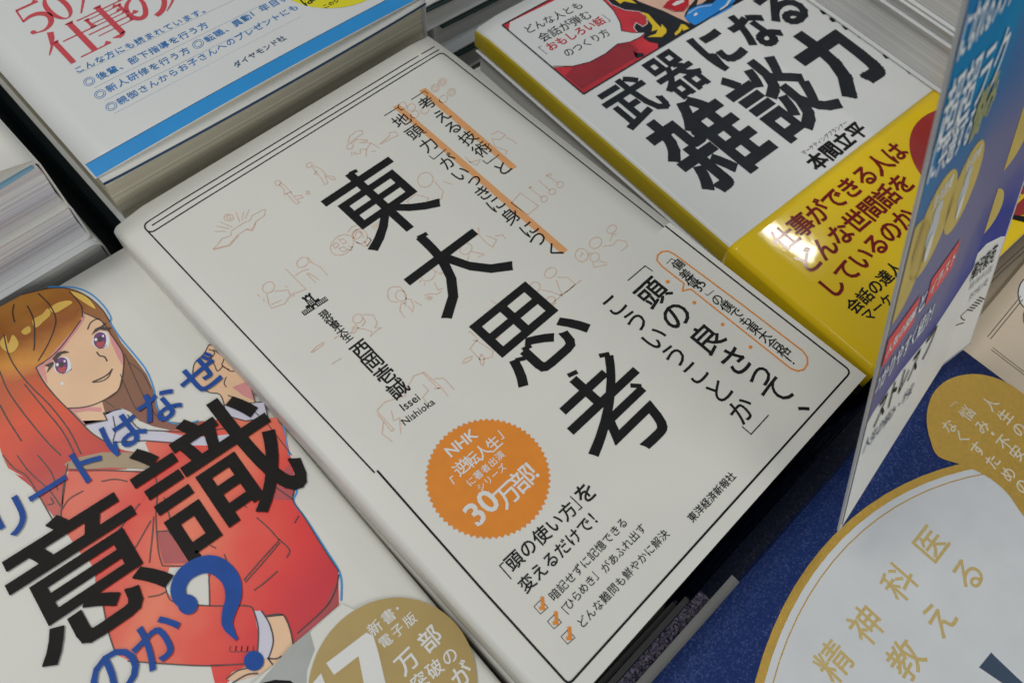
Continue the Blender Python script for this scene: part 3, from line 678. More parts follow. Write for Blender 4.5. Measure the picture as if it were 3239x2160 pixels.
DBL = mat('deep_blue_line', (.01, .06, .16), .4)
ui.strokel([(.0006, yb0), (.127, yb0)], .00022, DBL, 1)
def mincho(ink, cpx, size, ch, m):
    c = ink.bk.loc(*cpx)
    f = lambda x, y: c + np.array([(x - .5) * size, (y - .5) * size])
    def h(x0, x1, y, t=.028):
        ink.polyl([f(x0, y), f(x1, y), f(x1, y + t), f(x0, y + t)], m, 2)
        ink.polyl([f(x1 - .13, y + t), f(x1, y + t), f(x1 - .05, y + t + .075)], m, 2)
    def v(x, y0, y1, t=.1):
        ink.polyl([f(x, y0), f(x + t, y0), f(x + t, y1), f(x, y1)], m, 3)
        ink.polyl([f(x - .03, y1), f(x + t, y1 - .03), f(x + t + .03, y1 + .03), f(x, y1 + .03)], m, 3)
    if ch == '仕':
        ink.polyl([f(.24, .98), f(.34, .93), f(.28, .78), f(.12, .55), f(.0, .42), f(-.01, .44), f(.12, .62)], m, 2)
        v(.17, 0, .66, .1); h(.34, 1.0, .58); h(.38, .97, .03); v(.60, .04, .95, .11)
    if ch == '事':
        h(.02, 1.0, .86); h(.18, .82, .76, .02); h(.18, .82, .62, .02); v(.14, .6, .78, .06); v(.8, .6, .78, .06)
        h(.12, .88, .52, .02); h(.0, 1.02, .385); h(.12, .88, .25, .02); v(.82, .24, .53, .06); v(.44, .04, .97, .11)
        ink.polyl([f(.55, .1), f(.50, .0), f(.40, -.03), f(.28, .05), f(.3, .06), f(.44, .06)], m, 3)
    if ch == '5':
        h(.28, .78, .9, .06); ink.polyl([f(.27, .93), f(.31, .93), f(.26, .52), f(.22, .50)], m, 2)
        q = spline([f(.23, .51), f(.42, .58), f(.62, .54), f(.74, .36), f(.66, .12), f(.46, .0), f(.26, .04)], False)
        ink.strokel(q, size * .1, m, 2, taper=lambda u: .35 + 1.0 * math.sin(math.pi * min(1, u * 1.1)))
        ink.polyl([f(.24 + .06 * math.cos(a), .08 + .06 * math.sin(a)) for a in np.linspace(0, 6.28, 12, False)], m, 3)
    if ch == '0':
        q = [f(.5 + .25 * math.cos(a), .46 + .46 * math.sin(a)) for a in np.linspace(0, 2 * math.pi, 32, False)]
        q2 = [f(.5 + .13 * math.cos(a), .46 + .43 * math.sin(a)) for a in np.linspace(0, 2 * math.pi, 32, False)]
        for i in range(32):
            j = (i + 1) % 32; ink.polyl([q[i], q[j], q2[j], q2[i]], m, 2)
    if ch == 'の':
        q = spline([f(.52, .78), f(.50, .5), f(.36, .2), f(.2, .16), f(.1, .36), f(.18, .64), f(.42, .82), f(.68, .8), f(.88, .6), f(.88, .34), f(.7, .1), f(.5, .02)], False)
        ink.strokel(q, size * .09, m, 2, taper=lambda u: .4 + .9 * abs(math.sin(math.pi * u * 1.5 + .3)))
    if ch == '人':
        ink.strokel(spline([f(.48, .95), f(.46, .6), f(.3, .25), f(.02, .02)], False), size * .1, m, 2, taper=lambda u: 1.1 - .9 * u)
        ink.strokel(spline([f(.47, .66), f(.62, .35), f(.98, .04)], False), size * .12, m, 2, taper=lambda u: .5 + .7 * u)
    if ch == '万':
        h(.02, 1.0, .84); h(.38, .84, .56); v(.78, .12, .58, .08)
        ink.strokel(spline([f(.42, .86), f(.38, .5), f(.06, .02)], False), size * .09, m, 2, taper=lambda u: 1.1 - .8 * u)
        ink.polyl([f(.86, .14), f(.76, .0), f(.6, .05), f(.78, .1)], m, 3)
REDT = mat('soft_red_ink', (.66, .07, .09), .4, .08, 200)
tb_ = Ink(ub)
mincho(tb_, (81, 40), .0155, '5', REDT); mincho(tb_, (130, 16), .0155, '0', REDT); mincho(tb_, (206, -22), .0185, '万', REDT)
mincho(tb_, (170, 94), .0185, '仕', REDT); mincho(tb_, (254, 48), .0180, '事', REDT); mincho(tb_, (330, 10), .0165, 'の', REDT); mincho(tb_, (402, -26), .0175, '人', REDT)
tb_.build('title')
ui.text('こんな方にも読まれています。', (182, 160), (471, 23), BLUEINK, k=.94, bold=.008)
ui.text('後輩、部下指導を行う方', (234, 174), (466, 61), BLUEINK, k=.96, bold=.008)
ui.text('新人研修を行う方', (256, 202), (424, 119), BLUEINK, k=.94, bold=.008)
ui.text('転職、異動', (481, 89), (565, 42), BLUEINK, k=.94, bold=.008); ui.text('1年目', (584, 30), (629, 8), BLUEINK, k=.96, bold=.008); ui.text('い', (651, -2), None, BLUEINK, size=.0036, bold=.008)
ui.text('親御さんからお子さんへのプレゼントにも', (281, 231), (673, 20), BLUEINK, k=.94, bold=.008)
for c in ((205, 188), (230, 217), (256, 245), (455, 102)):
    ui.ring(c, 13, .00018, BLUEINK, 1, -.35, ry=9.5); ui.ring(c, 8.5, .00018, BLUEINK, 1, -.35, ry=6)
ui.text('ダイヤモンド社', (546, 150), (646, 92), DBL, k=1.0, bold=.008)
for a, b in (((179, 171), (540, 0)), ((215, 203), (610, 8)), ((240, 232), (650, 30)), ((262, 262), (690, 40))): ui.stroke([a, b], .00007, BLUEINK, 0)
ui.build('cover_print')
st = Ink(ub)
sc0 = ub.loc(762, -72); srr = np.linalg.norm(ub.loc(762, 21) - sc0) * 1.0
st.polyl([sc0 + srr * np.array([math.cos(a), math.sin(a)]) for a in np.linspace(0, 6.283, 40, False)], YSTICK, 1)
st.text('このシールは', (748, 16), (808, -14), INK, k=1.0, bold=.02); st.text('は', (705, 3), None, INK, size=.005, bold=.02)
st.build('sticker', label='round yellow sticker at the upper edge of the picture')
# loose blue and white flaps under the cover along the foot edge
def flap(bk, z, m, name, depth=.0007, bulge=.0012, x0=.001, x1=.127, th=.00018, k=1.0):
    V = []; F = []; n = 24
    for i in range(n + 1):
        u = i / n; x = x0 + (x1 - x0) * u
        zz = z - bulge * math.sin(math.pi * min(1, u * k)) ** .7
        for y in (-bk.H + .012, -bk.H + .004, -bk.H - depth): V.append((x, y, zz if y < -bk.H + .01 else z))
    for i in range(n):
        for j in range(2): F.append((i * 3 + j, i * 3 + j + 1, i * 3 + 4 + j, i * 3 + 3 + j))
    o = mesh_obj(name, V, F, [m], None, bk.o, True); md = o.modifiers.new('thick', 'SOLIDIFY'); md.thickness = th
    return o
flap(ub, ub.T - .0012, WHITE, 'jacket_flap', .0022, .0012)
flap(ub, ub.T - .0020, DBL, 'inner_cover', .0024, .0012)
def blu_extra(b):
    flap(b, b.T - .0006, DBL, 'inner_cover', .0006, .0002)
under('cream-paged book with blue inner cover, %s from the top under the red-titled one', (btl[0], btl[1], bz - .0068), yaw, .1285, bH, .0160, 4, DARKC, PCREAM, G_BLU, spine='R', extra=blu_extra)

# ================================================================== MANGA BOOK (lower left)
G_MAN = 'stack of the white book with the drawn woman'
mz = -.012
mc = P(300, 560, mz)
mW, mH = .128, .188
myaw = -1.6; ca, sa = math.cos(math.radians(myaw)), math.sin(math.radians(myaw))
mtl = (mc[0] - mW * ca, mc[1] - mW * sa)
ma = Thing('book', 'white book with drawn woman in red jacket and heavy black characters', 'book', (mtl[0], mtl[1], mz), myaw, mW, mH, .0126, G_MAN)
def zf_m(x, y):
    ex = max(0, x - .108) / .020; ey = max(0, y + .022) / .022
    return .0016 * ex * ey - .0028 * (max(0, x - .119) / .009) ** 2 * min(1, ey * 1.6)
ma.zf = zf_m
cover(ma, WHITE, r=.0025, spine='R'); block(ma, PWHT, spine='R')
ii = Ink(ma, step=3.5e-5)
la = ma.loc(20, 700); lb = ma.loc(160, 1250); dd = lb - la; an = math.atan2(dd[1], dd[0]); lo = la @ (dd / np.linalg.norm(dd)); hi = lb @ (dd / np.linalg.norm(dd))
HAIR = grad('hair_print', [(0, lin(196, 130, 50)), (.12, lin(165, 92, 30)), (.26, lin(225, 150, 50)), (.36, lin(200, 88, 30)), (.52, lin(236, 78, 30)), (.72, lin(205, 42, 36)), (.86, lin(205, 80, 68)), (1, lin(150, 84, 80))], an, lo, hi, .4, .30, 60)
HAIRD = grad('hair_dark_print', [(0, lin(175, 110, 45)), (.5, lin(140, 90, 60)), (1, lin(150, 70, 70))], an, lo, hi, .4, .2, 70)
SKIN = mat('skin_print', lin(244, 200, 160)[:3], .4, .06, 60); SKINP = mat('skin_pink_print', lin(228, 150, 150)[:3], .4, .1, 60)
ja = ma.loc(330, 1200); jb = ma.loc(740, 1350); jd = jb - ja; jn = math.atan2(jd[1], jd[0]); jl = ja @ (jd / np.linalg.norm(jd)); jh = jb @ (jd / np.linalg.norm(jd))
JACK = grad('red_jacket_print', [(0, lin(242, 112, 88)), (.18, lin(238, 58, 44)), (.40, lin(250, 126, 92)), (.6, lin(244, 76, 58)), (.78, lin(234, 42, 44)), (1, lin(214, 34, 50))], jn, jl - .012, jh, .42, .55, 38)
JACKD = mat('dark_red_jacket_print', lin(190, 70, 75)[:3], .4, .15, 60)
LAV = mat('collar_print', lin(215, 212, 228)[:3], .4, .04, 60)
LINE = mat('dark_outline_ink', (.05, .03, .03), .4, .2)
def A4(*p): return R4(*p)
# jacket
ii.poly(R7((456,150),(480,100),(620,108),(1000,105),(1060,60)) + R4((1000,1480),(1150,1400),(1330,1340),(1540,1318),(1900,1308),(1965,1410),(2000,1568)) +
        R7((2040,200),(2020,310),(2100,430),(2230,640),(2330,800),(2335,1030),(2010,1310),(1960,1350),(1830,1440),(1740,1432),(1440,1448),(1130,1432),(900,1418),(800,1370),(740,1200),(700,1010),(655,860),(660,800),(610,720),(560,680),(420,480),(425,340)), JACK, 0)
ii.poly(R7((1085,530),(1170,520),(1210,600),(1300,740),(1130,745),(1100,640)), JACKD, 1)
ii.poly(R7((2020,310),(2035,200),(2000,60),(1860,200),(1850,300)), JACKD, 1)
ii.poly(R7((2335,1030),(2010,1310),(2050,1230),(2240,1040),(2310,880)), JACKD, 1)
ii.poly(R7((1450,1440),(1740,1432),(1640,1500),(1560,1568),(1480,1568)), JACK, 0)
ii.poly(R7((1170,772),(1300,768),(1420,780),(1442,860),(1440,1035),(1210,1000),(1150,940),(1125,900)), WHITE, 1)
# collar and neck
ii.poly(R4((560,1330),(740,1325),(715,1275),(840,1248),(880,1290),(960,1400),(1100,1400),(1250,1430),(1440,1440),(1600,1420),(1560,1500),(1300,1500),(1060,1470),(800,1480),(640,1400)), LAV, 1)
ii.poly(R4((470,1245),(600,1210),(700,1180),(728,1290),(735,1330),(585,1358)), SKIN, 1)
ii.poly(R4((465,1245),(610,1235),(700,1240),(700,1270),(610,1262),(520,1275),(600,1365),(575,1360)), SKINP, 2)
# hair mass
ii.poly(R4((-40,600),(0,548),(170,455),(350,418),(480,425),(600,475),(700,560),(760,660),(835,790),(935,910),(1010,1010),(1060,1130),(1095,1250),(1170,1335),(1290,1348),(1400,1330),(1350,1375),(1180,1395),(1060,1370),(960,1330),(900,1270),(830,1240),(730,1290),(700,1180),(640,1150),(420,1150)), HAIRD, 1, False)
ii.poly(R4((-60,620),(0,548),(170,455),(350,418),(480,425),(560,455),(585,560),(570,600),(545,660),(490,745),(395,860),(300,935),(250,965),(300,1050),(370,1150),(450,1230),(520,1300),(590,1370),(680,1450),(760,1500),(860,1535),(960,1550),(960,1600)) +
        R7((870,95),(600,115),(460,110),(455,190),(430,330),(410,470),(300,330),(215,215),(150,165),(60,90),(10,-20),(-60,-300)), HAIR, 2)
GREYH = mat('ash_lock_print', lin(176, 150, 118)[:3], .4, .12, 70)
ii.poly(R7((445,60),(520,20),(700,-20),(960,-20),(1060,40),(1000,95),(760,85),(600,95),(470,90)), GREYH, 3)
ii.poly(R7((-60,40),(20,20),(60,90),(165,150),(60,110)), WHITE, 4)
# face
ii.poly(R4((578,585),(640,610),(700,650),(750,720),(805,795),(848,870),(852,970),(818,1118),(700,1198),(590,1236),(472,1245),(400,1175),(320,1075),(250,965),(300,938),(395,862),(490,748),(545,662)), SKIN, 3)
ii.poly(R4((752,722),(805,795),(848,870),(852,960),(815,900),(770,800)), SKINP, 4)
ii.poly(R4((250,965),(300,938),(545,662),(578,590),(590,620),(540,700),(400,880),(310,965),(330,1075)), SKINP, 4)
YH = mat('hair_shine_print', lin(246, 200, 96)[:3], .4, .1, 60)
for pl in [[(0,800),(40,745),(60,800),(90,740),(130,800),(90,860),(40,850)],[(150,715),(200,680),(215,715),(175,740)],[(225,640),(290,600),(330,560),(350,600),(300,650),(250,690)],[(345,560),(400,520),(470,505),(500,520),(440,560),(380,590)],[(480,440),(560,460),(620,500),(660,560),(600,530),(540,490)]]:
    ii.poly(R4(*pl), YH, 4, True)
# lines in the hair
for pl in [[(100,530),(90,590),(105,655)],[(190,540),(235,640),(240,780),(235,850)],[(265,455),(340,530),(385,620),(375,700),(330,810),(265,920)],[(30,740),(60,870),(120,980),(220,1100),(350,1230),(480,1400),(560,1560)],[(0,990),(60,1130),(180,1300),(330,1480),(420,1568)],[(250,965),(300,1060),(390,1170),(520,1300),(640,1420),(790,1510)],[(480,440),(560,540),(570,620)],
           [(170,1080),(300,1240),(430,1400),(520,1568)],[(0,1220),(60,1330),(150,1470)],[(560,640),(400,850),(250,965)]]:
    ii.stroke(R4(*pl), .00035, LINE, 5, smooth=True)
for pl in [[(120,0),(200,110),(340,240),(420,350)],[(20,0),(100,90),(190,150),(300,330),(400,510)],[(260,0),(350,110),(400,240)],[(470,60),(440,200),(430,340)],[(330,340),(370,330),(350,290)]]:
    ii.stroke(R7(*pl), .0003, LINE, 5, smooth=True)
for pl in [[(860,870),(920,1010),(1000,1180),(1080,1300)],[(830,1010),(880,1130),(940,1260)],[(720,1190),(790,1240)],[(890,930),(980,1000),(1040,1110)]]:
    ii.stroke(R4(*pl), .0002, LINE, 5, smooth=True)
# outlines
ii.stroke(R4((150,465),(350,420),(480,425),(600,475),(700,560),(762,655)), .0003, LINE, 5, smooth=True)
ii.stroke(R4((330,412),(500,412),(620,455),(715,540),(765,620),(765,660),(830,760),(930,880),(1010,985),(1060,1110),(1085,1240),(1150,1330),(1260,1355),(1370,1330)), .0004, CYAN, 5, smooth=True)
ii.stroke(R4((580,590),(650,620),(710,655),(755,722),(805,795),(848,870),(852,970),(818,1118),(700,1198),(590,1236),(472,1245)), .0003, LINE, 6, smooth=True)
ii.stroke(R4((470,1245),(580,1360),(740,1328),(715,1278),(840,1248)), .0003, LINE, 6); ii.stroke(R4((780,1300),(800,1400),(780,1470)), .00025, LINE, 6)
ii.stroke(R4((880,1290),(960,1385),(1100,1400),(1380,1410),(1560,1385),(1700,1440)), .0003, LINE, 6, smooth=True)
ii.stroke(R4((800,1478),(1000,1468),(1300,1490)), .0003, LINE, 6)
# eyes
EYW = mat('eye_white_print', (.85, .85, .88), .4); IRI = mat('iris_print', lin(110, 50, 120)[:3], .4, .2, 400); IRR = mat('iris_red_print', lin(190, 70, 80)[:3], .4)
def eye(cx, cy, s):
    e = lambda *p: R4(*[(cx + a * s, cy + b * s) for a, b in p])
    ii.poly(e((-55,20),(-40,-30),(0,-60),(50,-50),(70,0),(60,50),(10,65),(-30,55)), EYW, 5, True)
    ii.poly(e((-45,10),(-35,-35),(0,-55),(38,-40),(45,10),(30,50),(0,62),(-30,48)), IRI, 6, True)
    ii.poly(e((-22,20),(10,10),(35,15),(25,48),(0,58),(-20,46)), IRR, 7, True)
    ii.poly(e((-12,-18),(8,-22),(16,0),(6,18),(-12,12)), LINE, 8, True)
    ii.poly(e((-40,-2),(-26,-12),(-16,0),(-28,12)), EYW, 9, True); ii.poly(e((18,-30),(30,-34),(32,-20),(20,-18)), EYW, 9, True)
eye(425, 948, .95); eye(690, 775, .95)
ii.poly(R4((365,905),(400,865),(450,850),(482,862),(430,872),(400,900),(385,935)), LINE, 9); ii.poly(R4((312,952),(370,925),(372,945),(322,1008),(340,965)), LINE, 9)
ii.poly(R4((632,745),(660,700),(700,682),(735,655),(715,688),(775,692),(745,705),(768,715),(730,712),(690,705),(655,725)), LINE, 9)
ii.stroke(R4((605,705),(625,660),(660,635),(690,632)), .00035, LINE, 6, smooth=True); ii.stroke(R4((430,1010),(470,995),(498,975)), .00018, LINE, 6); ii.stroke(R4((680,835),(715,832),(738,812)), .00018, LINE, 6)
ii.stroke(R4((668,858),(690,885),(722,892),(740,922)), .0004, LINE, 6, smooth=True)
ii.stroke(R4((638,1065),(700,1040),(750,1008),(777,975)), .0004, LINE, 7, smooth=True); ii.stroke(R4((640,1068),(700,1060),(745,1035),(770,990)), .0003, LINE, 7, smooth=True)
ii.ell(one(R4, 430, 1075), 4, 4, EYW, 5); 
# raised fist and cuff
ii.poly(R4((1440,808),(1405,870),(1390,905),(1335,945),(1338,1040),(1370,1090),(1430,1130),(1510,1150),(1545,1225),(1760,1202),(1745,1130),(1705,1040),(1640,960),(1570,880),(1490,825)), SKIN, 1)
ii.poly(R4((1600,1100),(1700,1060),(1745,1130),(1758,1195),(1680,1160)), SKINP, 2)
for pl in [[(1440,808),(1405,870),(1340,940),(1338,1040),(1430,1130),(1515,1150),(1548,1225)],[(1440,808),(1500,830),(1600,900),(1700,1030),(1758,1200)],[(1400,880),(1450,900),(1480,860),(1440,840)],[(1470,840),(1540,900),(1530,950),(1580,980)],[(1450,900),(1480,950),(1500,990),(1540,950)],[(1560,1030),(1545,1070),(1560,1100)],[(1570,1155),(1600,1170),(1610,1200)],[(1545,960),(1590,990),(1640,985)]]:
    ii.stroke(R4(*pl), .00028, LINE, 4, smooth=True)
ii.poly(R4((1545,1225),(1820,1200),(1848,1312),(1690,1332),(1560,1295)), LAV, 2); ii.stroke(R4((1545,1225),(1820,1200),(1848,1312),(1690,1332),(1560,1295)), .0003, LINE, 4, True)
ii.stroke(R4((1700,1215),(1850,1360),(2010,1568)), .00022, LINE, 6); 
# lower hand and cuff
ii.poly(R7((1830,1105),(1950,1098),(1998,1195),(2020,1300),(1970,1350),(1900,1432),(1800,1500),(1640,1552),(1562,1542),(1600,1490),(1700,1450),(1800,1430),(1870,1290),(1850,1180)), SKIN, 2)
ii.poly(R7((1750,1070),(1800,1068),(1855,1160),(1882,1280),(1850,1400),(1770,1400),(1780,1220)), LAV, 3)
for pl in [[(1750,1070),(1782,1200),(1772,1400)],[(1800,1068),(1858,1160),(1884,1280),(1850,1400)],[(1830,1105),(1950,1098),(1998,1195),(2020,1300)],[(1850,1400),(1880,1440)],[(1560,1540),(1640,1480),(1740,1460)],[(1600,1568),(1700,1510),(1780,1500)],[(1840,1395),(1900,1400),(1940,1380)]]:
    ii.stroke(R7(*pl), .00035, LINE, 5, smooth=True)
# jacket creases, pockets, edge lines
for pl in [[(456,150),(430,330),(415,480)],[(1060,60),(1085,250),(1075,400),(1090,640),(1120,760)],[(480,100),(750,105),(1050,118)],[(700,180),(790,165),(880,180)],[(430,370),(480,300),(575,245)],[(780,565),(870,450),(965,330)],[(880,725),(960,590),(1040,450)],[(1030,740),(1050,560),(1060,420)],[(1120,760),(1420,778),(1440,860),(1445,1035)],[(1125,800),(1150,940),(1205,1010),(1440,1035),(1700,1035),(1750,1070)],[(1020,975),(1100,960),(1150,935)],
           [(710,1010),(745,1200),(800,1370)],[(880,1415),(1150,1435),(1440,1448),(1740,1430)],[(1680,860),(1800,720),(1920,590)],[(1690,875),(1810,740),(1930,600)],[(1920,575),(1995,650),(1975,705)],[(1750,930),(1830,870),(1915,795)],[(1770,430),(1850,500),(1925,585)],[(1165,520),(1180,545),(1208,545)],[(1085,525),(1168,518)],[(1130,290),(1170,430),(1170,520)],[(1860,190),(2020,305)],[(2030,465),(2060,415)],[(2040,200),(2020,310),(2100,430),(2230,640),(2335,800)],[(2335,820),(2310,930),(2240,1050),(2050,1225)],[(1840,1110),(1950,1098)],[(1660,320),(1700,360)],[(1450,620),(1490,640)],[(1545,680),(1560,720),(1570,760)]]:
    ii.stroke(R7(*pl), .0003, LINE, 5, smooth=True)
ii.stroke(R7((2035,180),(2045,250),(2025,320),(2110,440),(2245,650),(2345,820),(2352,1000)), .0005, CYAN, 4, smooth=True)
ii.stroke(R4((1900,1300),(1945,1330),(1970,1450),(1990,1568)), .0003, CYAN, 4, smooth=True)
for k in range(4): ii.stroke(R7((1590 + k * 40, 1310), (1585 + k * 40, 1345), (1620 + k * 40, 1350), (1628 + k * 40, 1310)), .00018, LINE, 4, smooth=True)
ii.build('illustration', label='drawn woman with long auburn hair and red jacket')
tm = Ink(ma, base=4.6e-4)
BLK = mat('warm_black_ink', (.012, .010, .009), .6, .2, 200, spec=.2)
def bm(ch, px, py, s, b, m=BLK, rot=0, kx=1): tm.put(ch, ma.loc(px, py), s * kx, s, (math.cos(math.radians(rot)), math.sin(math.radians(rot))), m, 1, b)
tm.fit('識', R7((905,75),(925,215),(1370,725),(1430,690),(2100,110),(2085,40)) + R4((1360,1265),(1480,1235),(1690,1260)), BLK, .010, 1, rot=-3)
tm.fit('意', R7((45,780),(45,945),(350,1495),(690,350),(650,322),(860,372),(1168,780),(1160,870),(260,500),(375,440)), BLK, .012, 1, rot=-4)
tm.build('title')
tq = Ink(ma, base=4.6e-4)
for ch, x, y, s, r in (('ぜ', 463, 862, .0126, 2), ('な', 366, 932, .0124, 0), ('は', 281, 995, .0122, -1), ('ト', 197, 1067, .0122, -2), ('ー', 112, 1122, .0122, -3), ('リ', 27, 1188, .0124, -4), ('の', 262, 1542, .0135, 4), ('か', 362, 1468, .0128, 4)):
    tq.put(ch, ma.loc(x, y), s, s, (math.cos(math.radians(r)), math.sin(math.radians(r))), BLUETXT, 3, .016)
tq.stroke(R7((1300,1030),(1245,985),(1235,900),(1290,810),(1400,755),(1500,765),(1590,850),(1612,970),(1580,1080),(1570,1160),(1600,1220),(1635,1268)), .0044, BLUETXT, 3, smooth=True, taper=lambda u: .55 + .65 * math.sin(math.pi * min(1, u * 1.05)) ** .8 - .35 * u)
tq.ell(one(R7, 1298, 1028), 23, 23, BLUETXT, 4); tq.ell(one(R7, 1752, 1415), 23, 23, BLUETXT, 3)
tq.build('subtitle_lettering')
# belly band with gold disc
ob = Ink(ma, base=5.6e-4)
ob.poly([(790, 1389), (1001, 1160), (1175, 1568), (1200, 1900), (500, 1800), (585, 1568)] if False else [(786, 1387), (1010, 1490), (1300, 1800), (300, 1900), (583, 1568)], WHITE, 0)
GREYP = mat('grey_photo_print', (.40, .41, .39), .4, .12, 60)
ob.poly([(597, 1566), (668, 1484), (712, 1448), (724, 1490), (706, 1540), (700, 1700), (480, 1700)], GREYP, 1)
ob.poly([(600, 1568), (632, 1560), (668, 1562), (690, 1580), (640, 1600), (590, 1600)], INK, 2)
ob.build('belly_band')
gb = Ink(ma, base=6.6e-4)
gc = ma.loc(903, 1570); gr_ = (np.linalg.norm(ma.loc(905, 1378) - gc) + np.linalg.norm(ma.loc(1094, 1512) - gc)) / 2
gb.polyl([gc + gr_ * np.array([math.cos(a), math.sin(a)]) for a in np.linspace(0, 2 * math.pi, 64, False)], GOLDP, 0)
gb.text('新書', (861, 1441), (892, 1415), PWHITE, k=.85, bold=.01); gb.ell((913, 1397), 3.2, 3.2, PWHITE, 2)
gb.text('電子版', (885, 1471), (941, 1423), PWHITE, k=.85, bold=.01)
gb.text('万部', (934, 1517), (987, 1466), PWHITE, k=.76, bold=.015); gb.text('突破の', (963, 1563), (1032, 1506), PWHITE, k=.92, bold=.012); gb.text('が', (1060, 1549), None, PWHITE, size=.0056, bold=.015)
gb.poly([(750, 1522), (842, 1452), (858, 1460), (870, 1500), (893, 1600), (842, 1600), (824, 1506), (768, 1549)], PWHITE, 2); gb.poly([(716, 1572), (738, 1545), (775, 1640), (740, 1660)], PWHITE, 2)
gb.build('badge', label='round gold badge at the bottom edge of the picture')
under('white book, %s from the top under the drawn woman', (mtl[0], mtl[1], mz), myaw, mW, mH, .0126, 4, WHITE, PWHT, G_MAN, spine='R')

# ================================================================== LEFT STACK (foot faces with fine lines)
G_LEF = 'thick books stacked at the left edge'
lW, lH = .128, .182
lx, ly = -.0122 - lW, .0212 + lH
l1 = Thing('book', 'thick book with curled white cover and light blue endpaper at the left edge', 'book', (lx, ly, .0235), 0, lW, lH, .0205, G_LEF)
def zf_l(x, y):
    ey = max(0, -y - lH + .05) / .05
    return .0030 * ey * ey * max(0, 1 - abs(x - .095) / .06) + .001 * ey
cover(l1, WHITE, r=.0018, spine='R', th=.0004); block(l1, PBLUE, spine='R', bow=.002)
LBLUE = mat('light_blue_endpaper', (.22, .42, .55), .4, .06, 80)
V = []; F = []; n = 16
for i in range(n + 1):
    u = i / n; x = lW - .001 - .06 * u
    lift = .0038 * math.sin(math.pi * min(1, u * 1.1)) ** .8
    for y, k in ((-lH + .05, .0), (-lH + .02, .4), (-lH - .0005, 1.0)): V.append((x, y, l1.T + .0008 + lift * k))
for i in range(n):
    for j in range(2): F.append((i * 3 + j, i * 3 + j + 1, i * 3 + 4 + j, i * 3 + 3 + j))
o = mesh_obj('curled_cover', V, F, [WHITE], None, l1.o, True); md = o.modifiers.new('t', 'SOLIDIFY'); md.thickness = .0005
flap(l1, l1.T - .0006, LBLUE, 'endpaper', .0012, .0012, .06, lW - .002)
l2 = Thing('book', 'cool grey page edges of the middle book at the left edge, thin white cover below', 'book', (lx - .0006, ly, .0030), .3, lW, lH, .0160, G_LEF)
cover(l2, WHITE2, r=.0018, spine='R', th=.0005); block(l2, PBLUE, spine='R', bow=.0015)
l3 = Thing('book', 'shaded book with wide white cover, under the two lined ones at left', 'book', (lx + .0036, ly - .0005, -.0132), -.6, lW, lH, .0200, G_LEF)
cover(l3, WHITE2, r=.004, spine='R', th=.0005); block(l3, PWHT, spine='R')
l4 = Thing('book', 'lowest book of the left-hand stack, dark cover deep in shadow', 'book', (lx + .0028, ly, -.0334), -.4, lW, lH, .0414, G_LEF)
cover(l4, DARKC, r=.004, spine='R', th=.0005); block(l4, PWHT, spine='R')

# ================================================================== TOP MIDDLE STACK (white with dark green)
G_TOP = 'white books with dark green endpapers behind'
def vz(px, py, yv):
    d = ray(px, py); k = (yv - CC[1]) / d[1]; return (CC + d * k)
names = ['topmost', 'second', 'third', 'fourth', 'fifth', 'lowest']
tz = -.0105; tT = [.0120, .0125, .0130, .0130, .0140]
for i in range(5):
    tx = .1455 + (.010 if i == 1 else .0 if i == 2 else .004 * (i % 2)); ty_ = .0320 - (.0045 if i == 2 else 0)
    t = Thing('book', '%s white book with dark green endpaper in the stack behind the middle book' % names[i if i < 4 else 5], 'book', (tx, ty_ + .188, tz), -4, .128, .188, tT[i] - .0002, G_TOP)
    t.zf = lambda x, y: .0012 * max(0, -y - .168) / .02 * math.sin(math.pi * min(1, x / .128))
    cover(t, WHITE2, r=.0022, th=.0006); block(t, PWHT)
    flap(t, t.T - .0012, GREENK, 'endpaper', .0006, .0008, .004, .124, .0011)
    tz -= tT[i]

# ================================================================== TALL GREY STACK (upper right)
G_TAL = 'tall pale books at the upper right'
def corner_at(px, py, z): return P(px, py, z)
tq_ = P(2105, 179, -.0125); tyaw = -5.0
ct, st_ = math.cos(math.radians(tyaw)), math.sin(math.radians(tyaw))
def tall(label, z, T, dx, mat_c, mat_p, r):
    # left side passes through tq_
    up = .150; tl = (tq_[0] + dx - st_ * -0 + (-st_) * up, tq_[1] + ct * up)
    t = Thing('book', label, 'book', (tl[0], tl[1], z), tyaw, .150, .200, T, G_TAL)
    cover(t, mat_c, r=r, th=.0007, spine='R'); block(t, mat_p, spine='R', gap=.0010, bow=.0003)
    return t
tall('pale book resting on the right side of the yellow-banded book', .0042, .0168, 0.0, WHITE2, PWHT, .002)
tall('thin white book lying between the two thick pale ones at upper right', .0096, .0050, -.0006, WHITE2, PWHT, .002)
tall('topmost pale book of the tall stack at the upper right', .0340, .0240, .0004, WHITE2, PWHT, .002)

